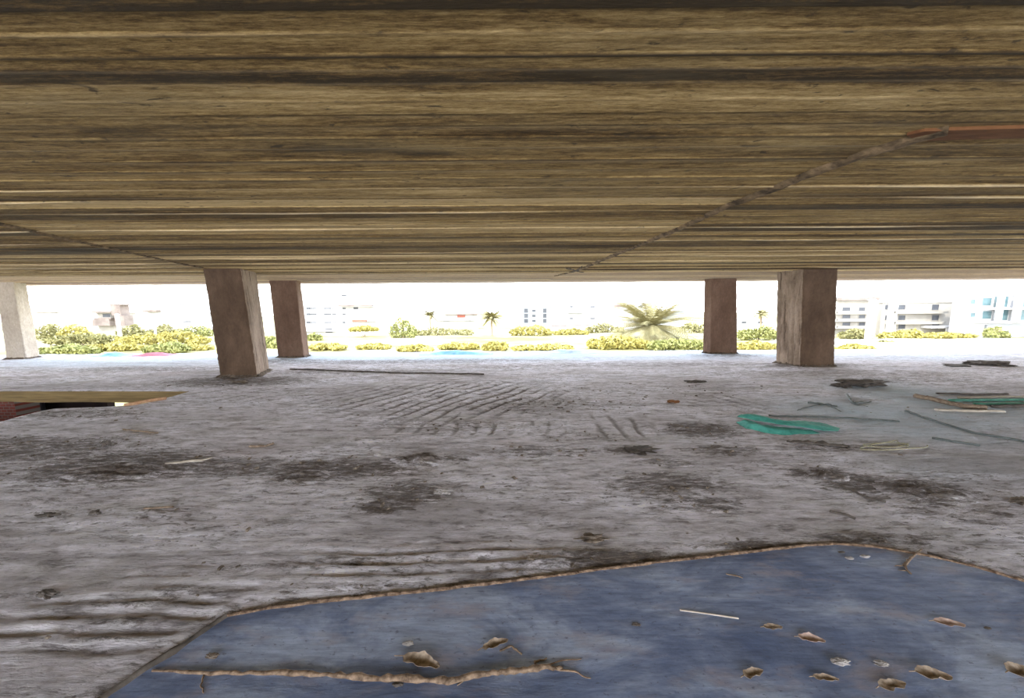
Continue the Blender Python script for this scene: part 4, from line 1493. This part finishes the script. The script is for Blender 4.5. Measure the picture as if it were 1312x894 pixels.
palm('spreading date palm with pale radiating fronds left of the slim far column', 832, 418, 66, 108, 1, 120, .6)
palm('round crowned date palm at the centre of the field', 630, 408, 22, 125, 2, 40)
palm('small date palm left of the round crowned palm', 551, 404, 13, 150, 3, 34)
palm('date palm rising between the two right columns', 976, 402, 13, 130, 4, 34)

shrub('green tree with two tiers right of the white block', 500, 533, 405, 432, 120, M_leafG, 11, 'leafy_tree', 900, 'trees in the field', True)
shrub('low olive hedge behind the field between the two left palms', 520, 610, 418, 432, 130, M_leafD, 12)
shrub('bright yellow shrub below the dark stair panes', 652, 708, 414, 431, 126, M_leafY, 13, nl=1200)
shrub('yellow shrub under the broad white block', 708, 755, 420, 430, 128, M_leafY, 14)
shrub('olive yellow shrub left of the spreading palm', 748, 800, 414, 431, 138, M_leafD, 15)
shrub('yellow shrub right below the white block awning', 448, 484, 416, 424, 124, M_leafY, 16)
shrub('orange yellow bush by the floor edge, left of centre', 396, 445, 440, 447, 84, M_leafY, 17)
shrub('orange yellow bush by the floor edge below the red awning', 458, 500, 439, 447, 86, M_leafY, 18)
shrub('yellow bush by the floor edge left of the blue tarp', 508, 556, 441, 450, 78, M_leafY, 19)
shrub('yellow bush by the floor edge behind the blue tarp', 562, 612, 439, 447, 84, M_leafY, 20)
shrub('tall orange bush by the floor edge right of the blue tarp', 618, 650, 436, 448, 82, M_leafY, 21)
shrub('low yellow bush by the floor edge left of the pale tarp', 655, 735, 440, 448, 82, M_leafY, 22)
shrub('broad yellow shrub bank in front of the spreading palm', 752, 838, 428, 448, 84, M_leafY, 23, nl=2200)
shrub('green yellow shrub bank at the foot of the slim far column', 832, 906, 431, 448, 78, M_leafG, 24, nl=2000)
shrub('pale shrub beyond the bank beside the slim far column', 868, 912, 412, 430, 134, M_leafD, 25)
shrub('green shrub between the two right columns', 942, 1000, 416, 434, 104, M_leafG, 26, nl=1300)
shrub('yellow low shrub between the two right columns nearest the floor', 942, 1000, 436, 450, 80, M_leafY, 27, nl=1300)
shrub('orange low shrub just right of the grooved column', 1070, 1112, 439, 449, 76, M_leafY, 28)
shrub('dry shrub row below the first cream block', 1075, 1116, 420, 433, 106, M_leafD, 29)
shrub('yellow shrub row below the long cream block', 1125, 1185, 421, 434, 104, M_leafY, 30, nl=1300)
shrub('olive shrub row below the porch at right', 1180, 1242, 424, 433, 106, M_leafY, 31)
shrub('small tree in front of the white framed block', 1262, 1290, 416, 433, 102, M_leafG, 32, 'leafy_tree', 600, 'trees in the field', True)
shrub('low grey green shrub at the road beside the thick pole', 1122, 1142, 436, 441, 92, M_leafD, 33, nl=400)
# left field
shrub('green shrub by the floor edge beside the left margin column', 50, 122, 440, 454, 78, M_leafG, 41, nl=1800)
shrub('yellow green shrub by the floor edge behind the small blue tarp', 118, 190, 438, 452, 87, M_leafY, 42, nl=1800)
shrub('yellow shrub by the floor edge left of the near left column', 186, 240, 437, 451, 80, M_leafG, 43, nl=1500)
shrub('orange yellow shrub touching the near left column outline', 232, 276, 440, 452, 87, M_leafY, 44, nl=1200)
shrub('olive shrub row below the unfinished house', 60, 150, 424, 440, 100, M_leafD, 45, nl=1800)
shrub('olive shrub row right of the unfinished house', 150, 275, 424, 440, 100, M_leafY, 46, nl=2200)
shrub('yellow tree left of the unfinished house', 78, 120, 411, 428, 116, M_leafY, 47, 'leafy_tree', 900, 'trees in the field', True)
shrub('green tree right of the unfinished house', 156, 192, 415, 432, 114, M_leafD, 48, 'leafy_tree', 800, 'trees in the field', True)
shrub('green tree below the dark canopy', 192, 232, 411, 428, 120, M_leafD, 49, 'leafy_tree', 800, 'trees in the field', True)
shrub('light green tree beside the near left column', 234, 276, 415, 428, 133, M_leafG, 50, 'leafy_tree', 800, 'trees in the field', True)
shrub('small green tree beside the left margin column', 48, 78, 408, 432, 118, M_leafD, 51, 'leafy_tree', 700, 'trees in the field', True)
shrub('green shrub seen between the two left columns', 332, 362, 430, 450, 90, M_leafG, 52, nl=800)
shrub('tiny green shrub beside the far left column', 392, 412, 426, 440, 110, M_leafG, 53, nl=400)

# ------------------------------------------------------------------ light
w = bpy.data.worlds.new('world')
scene.world = w
w.use_nodes = True
nt = w.node_tree
bg = nt.nodes['Background']
tc = nt.nodes.new('ShaderNodeTexCoord')
sp_ = nt.nodes.new('ShaderNodeSeparateXYZ')
rp = nt.nodes.new('ShaderNodeValToRGB')
nt.links.new(tc.outputs['Generated'], sp_.inputs[0])
nt.links.new(sp_.outputs['Z'], rp.inputs[0])
rp.color_ramp.elements[0].position = 0.0
rp.color_ramp.elements[0].color = (0.97, 0.98, 1.0, 1)
rp.color_ramp.elements[1].position = 0.9
rp.color_ramp.elements[1].color = (0.50, 0.60, 0.78, 1)
nt.links.new(rp.outputs[0], bg.inputs[0])
bg.inputs[1].default_value = 2.8

sd = bpy.data.lights.new('sun', 'SUN')
sd.energy = 2.0
sd.angle = math.radians(3)
sd.color = (1.0, 0.93, 0.82)
so_ = bpy.data.objects.new('sun', sd)
COL.objects.link(so_)
so_.rotation_euler = (math.radians(42), 0, math.radians(-35))

scene.view_settings.view_transform = 'Standard'
scene.view_settings.look = 'None'
scene.view_settings.exposure = 1.5
scene.view_settings.gamma = 1.0
scene.view_settings.use_curve_mapping = False
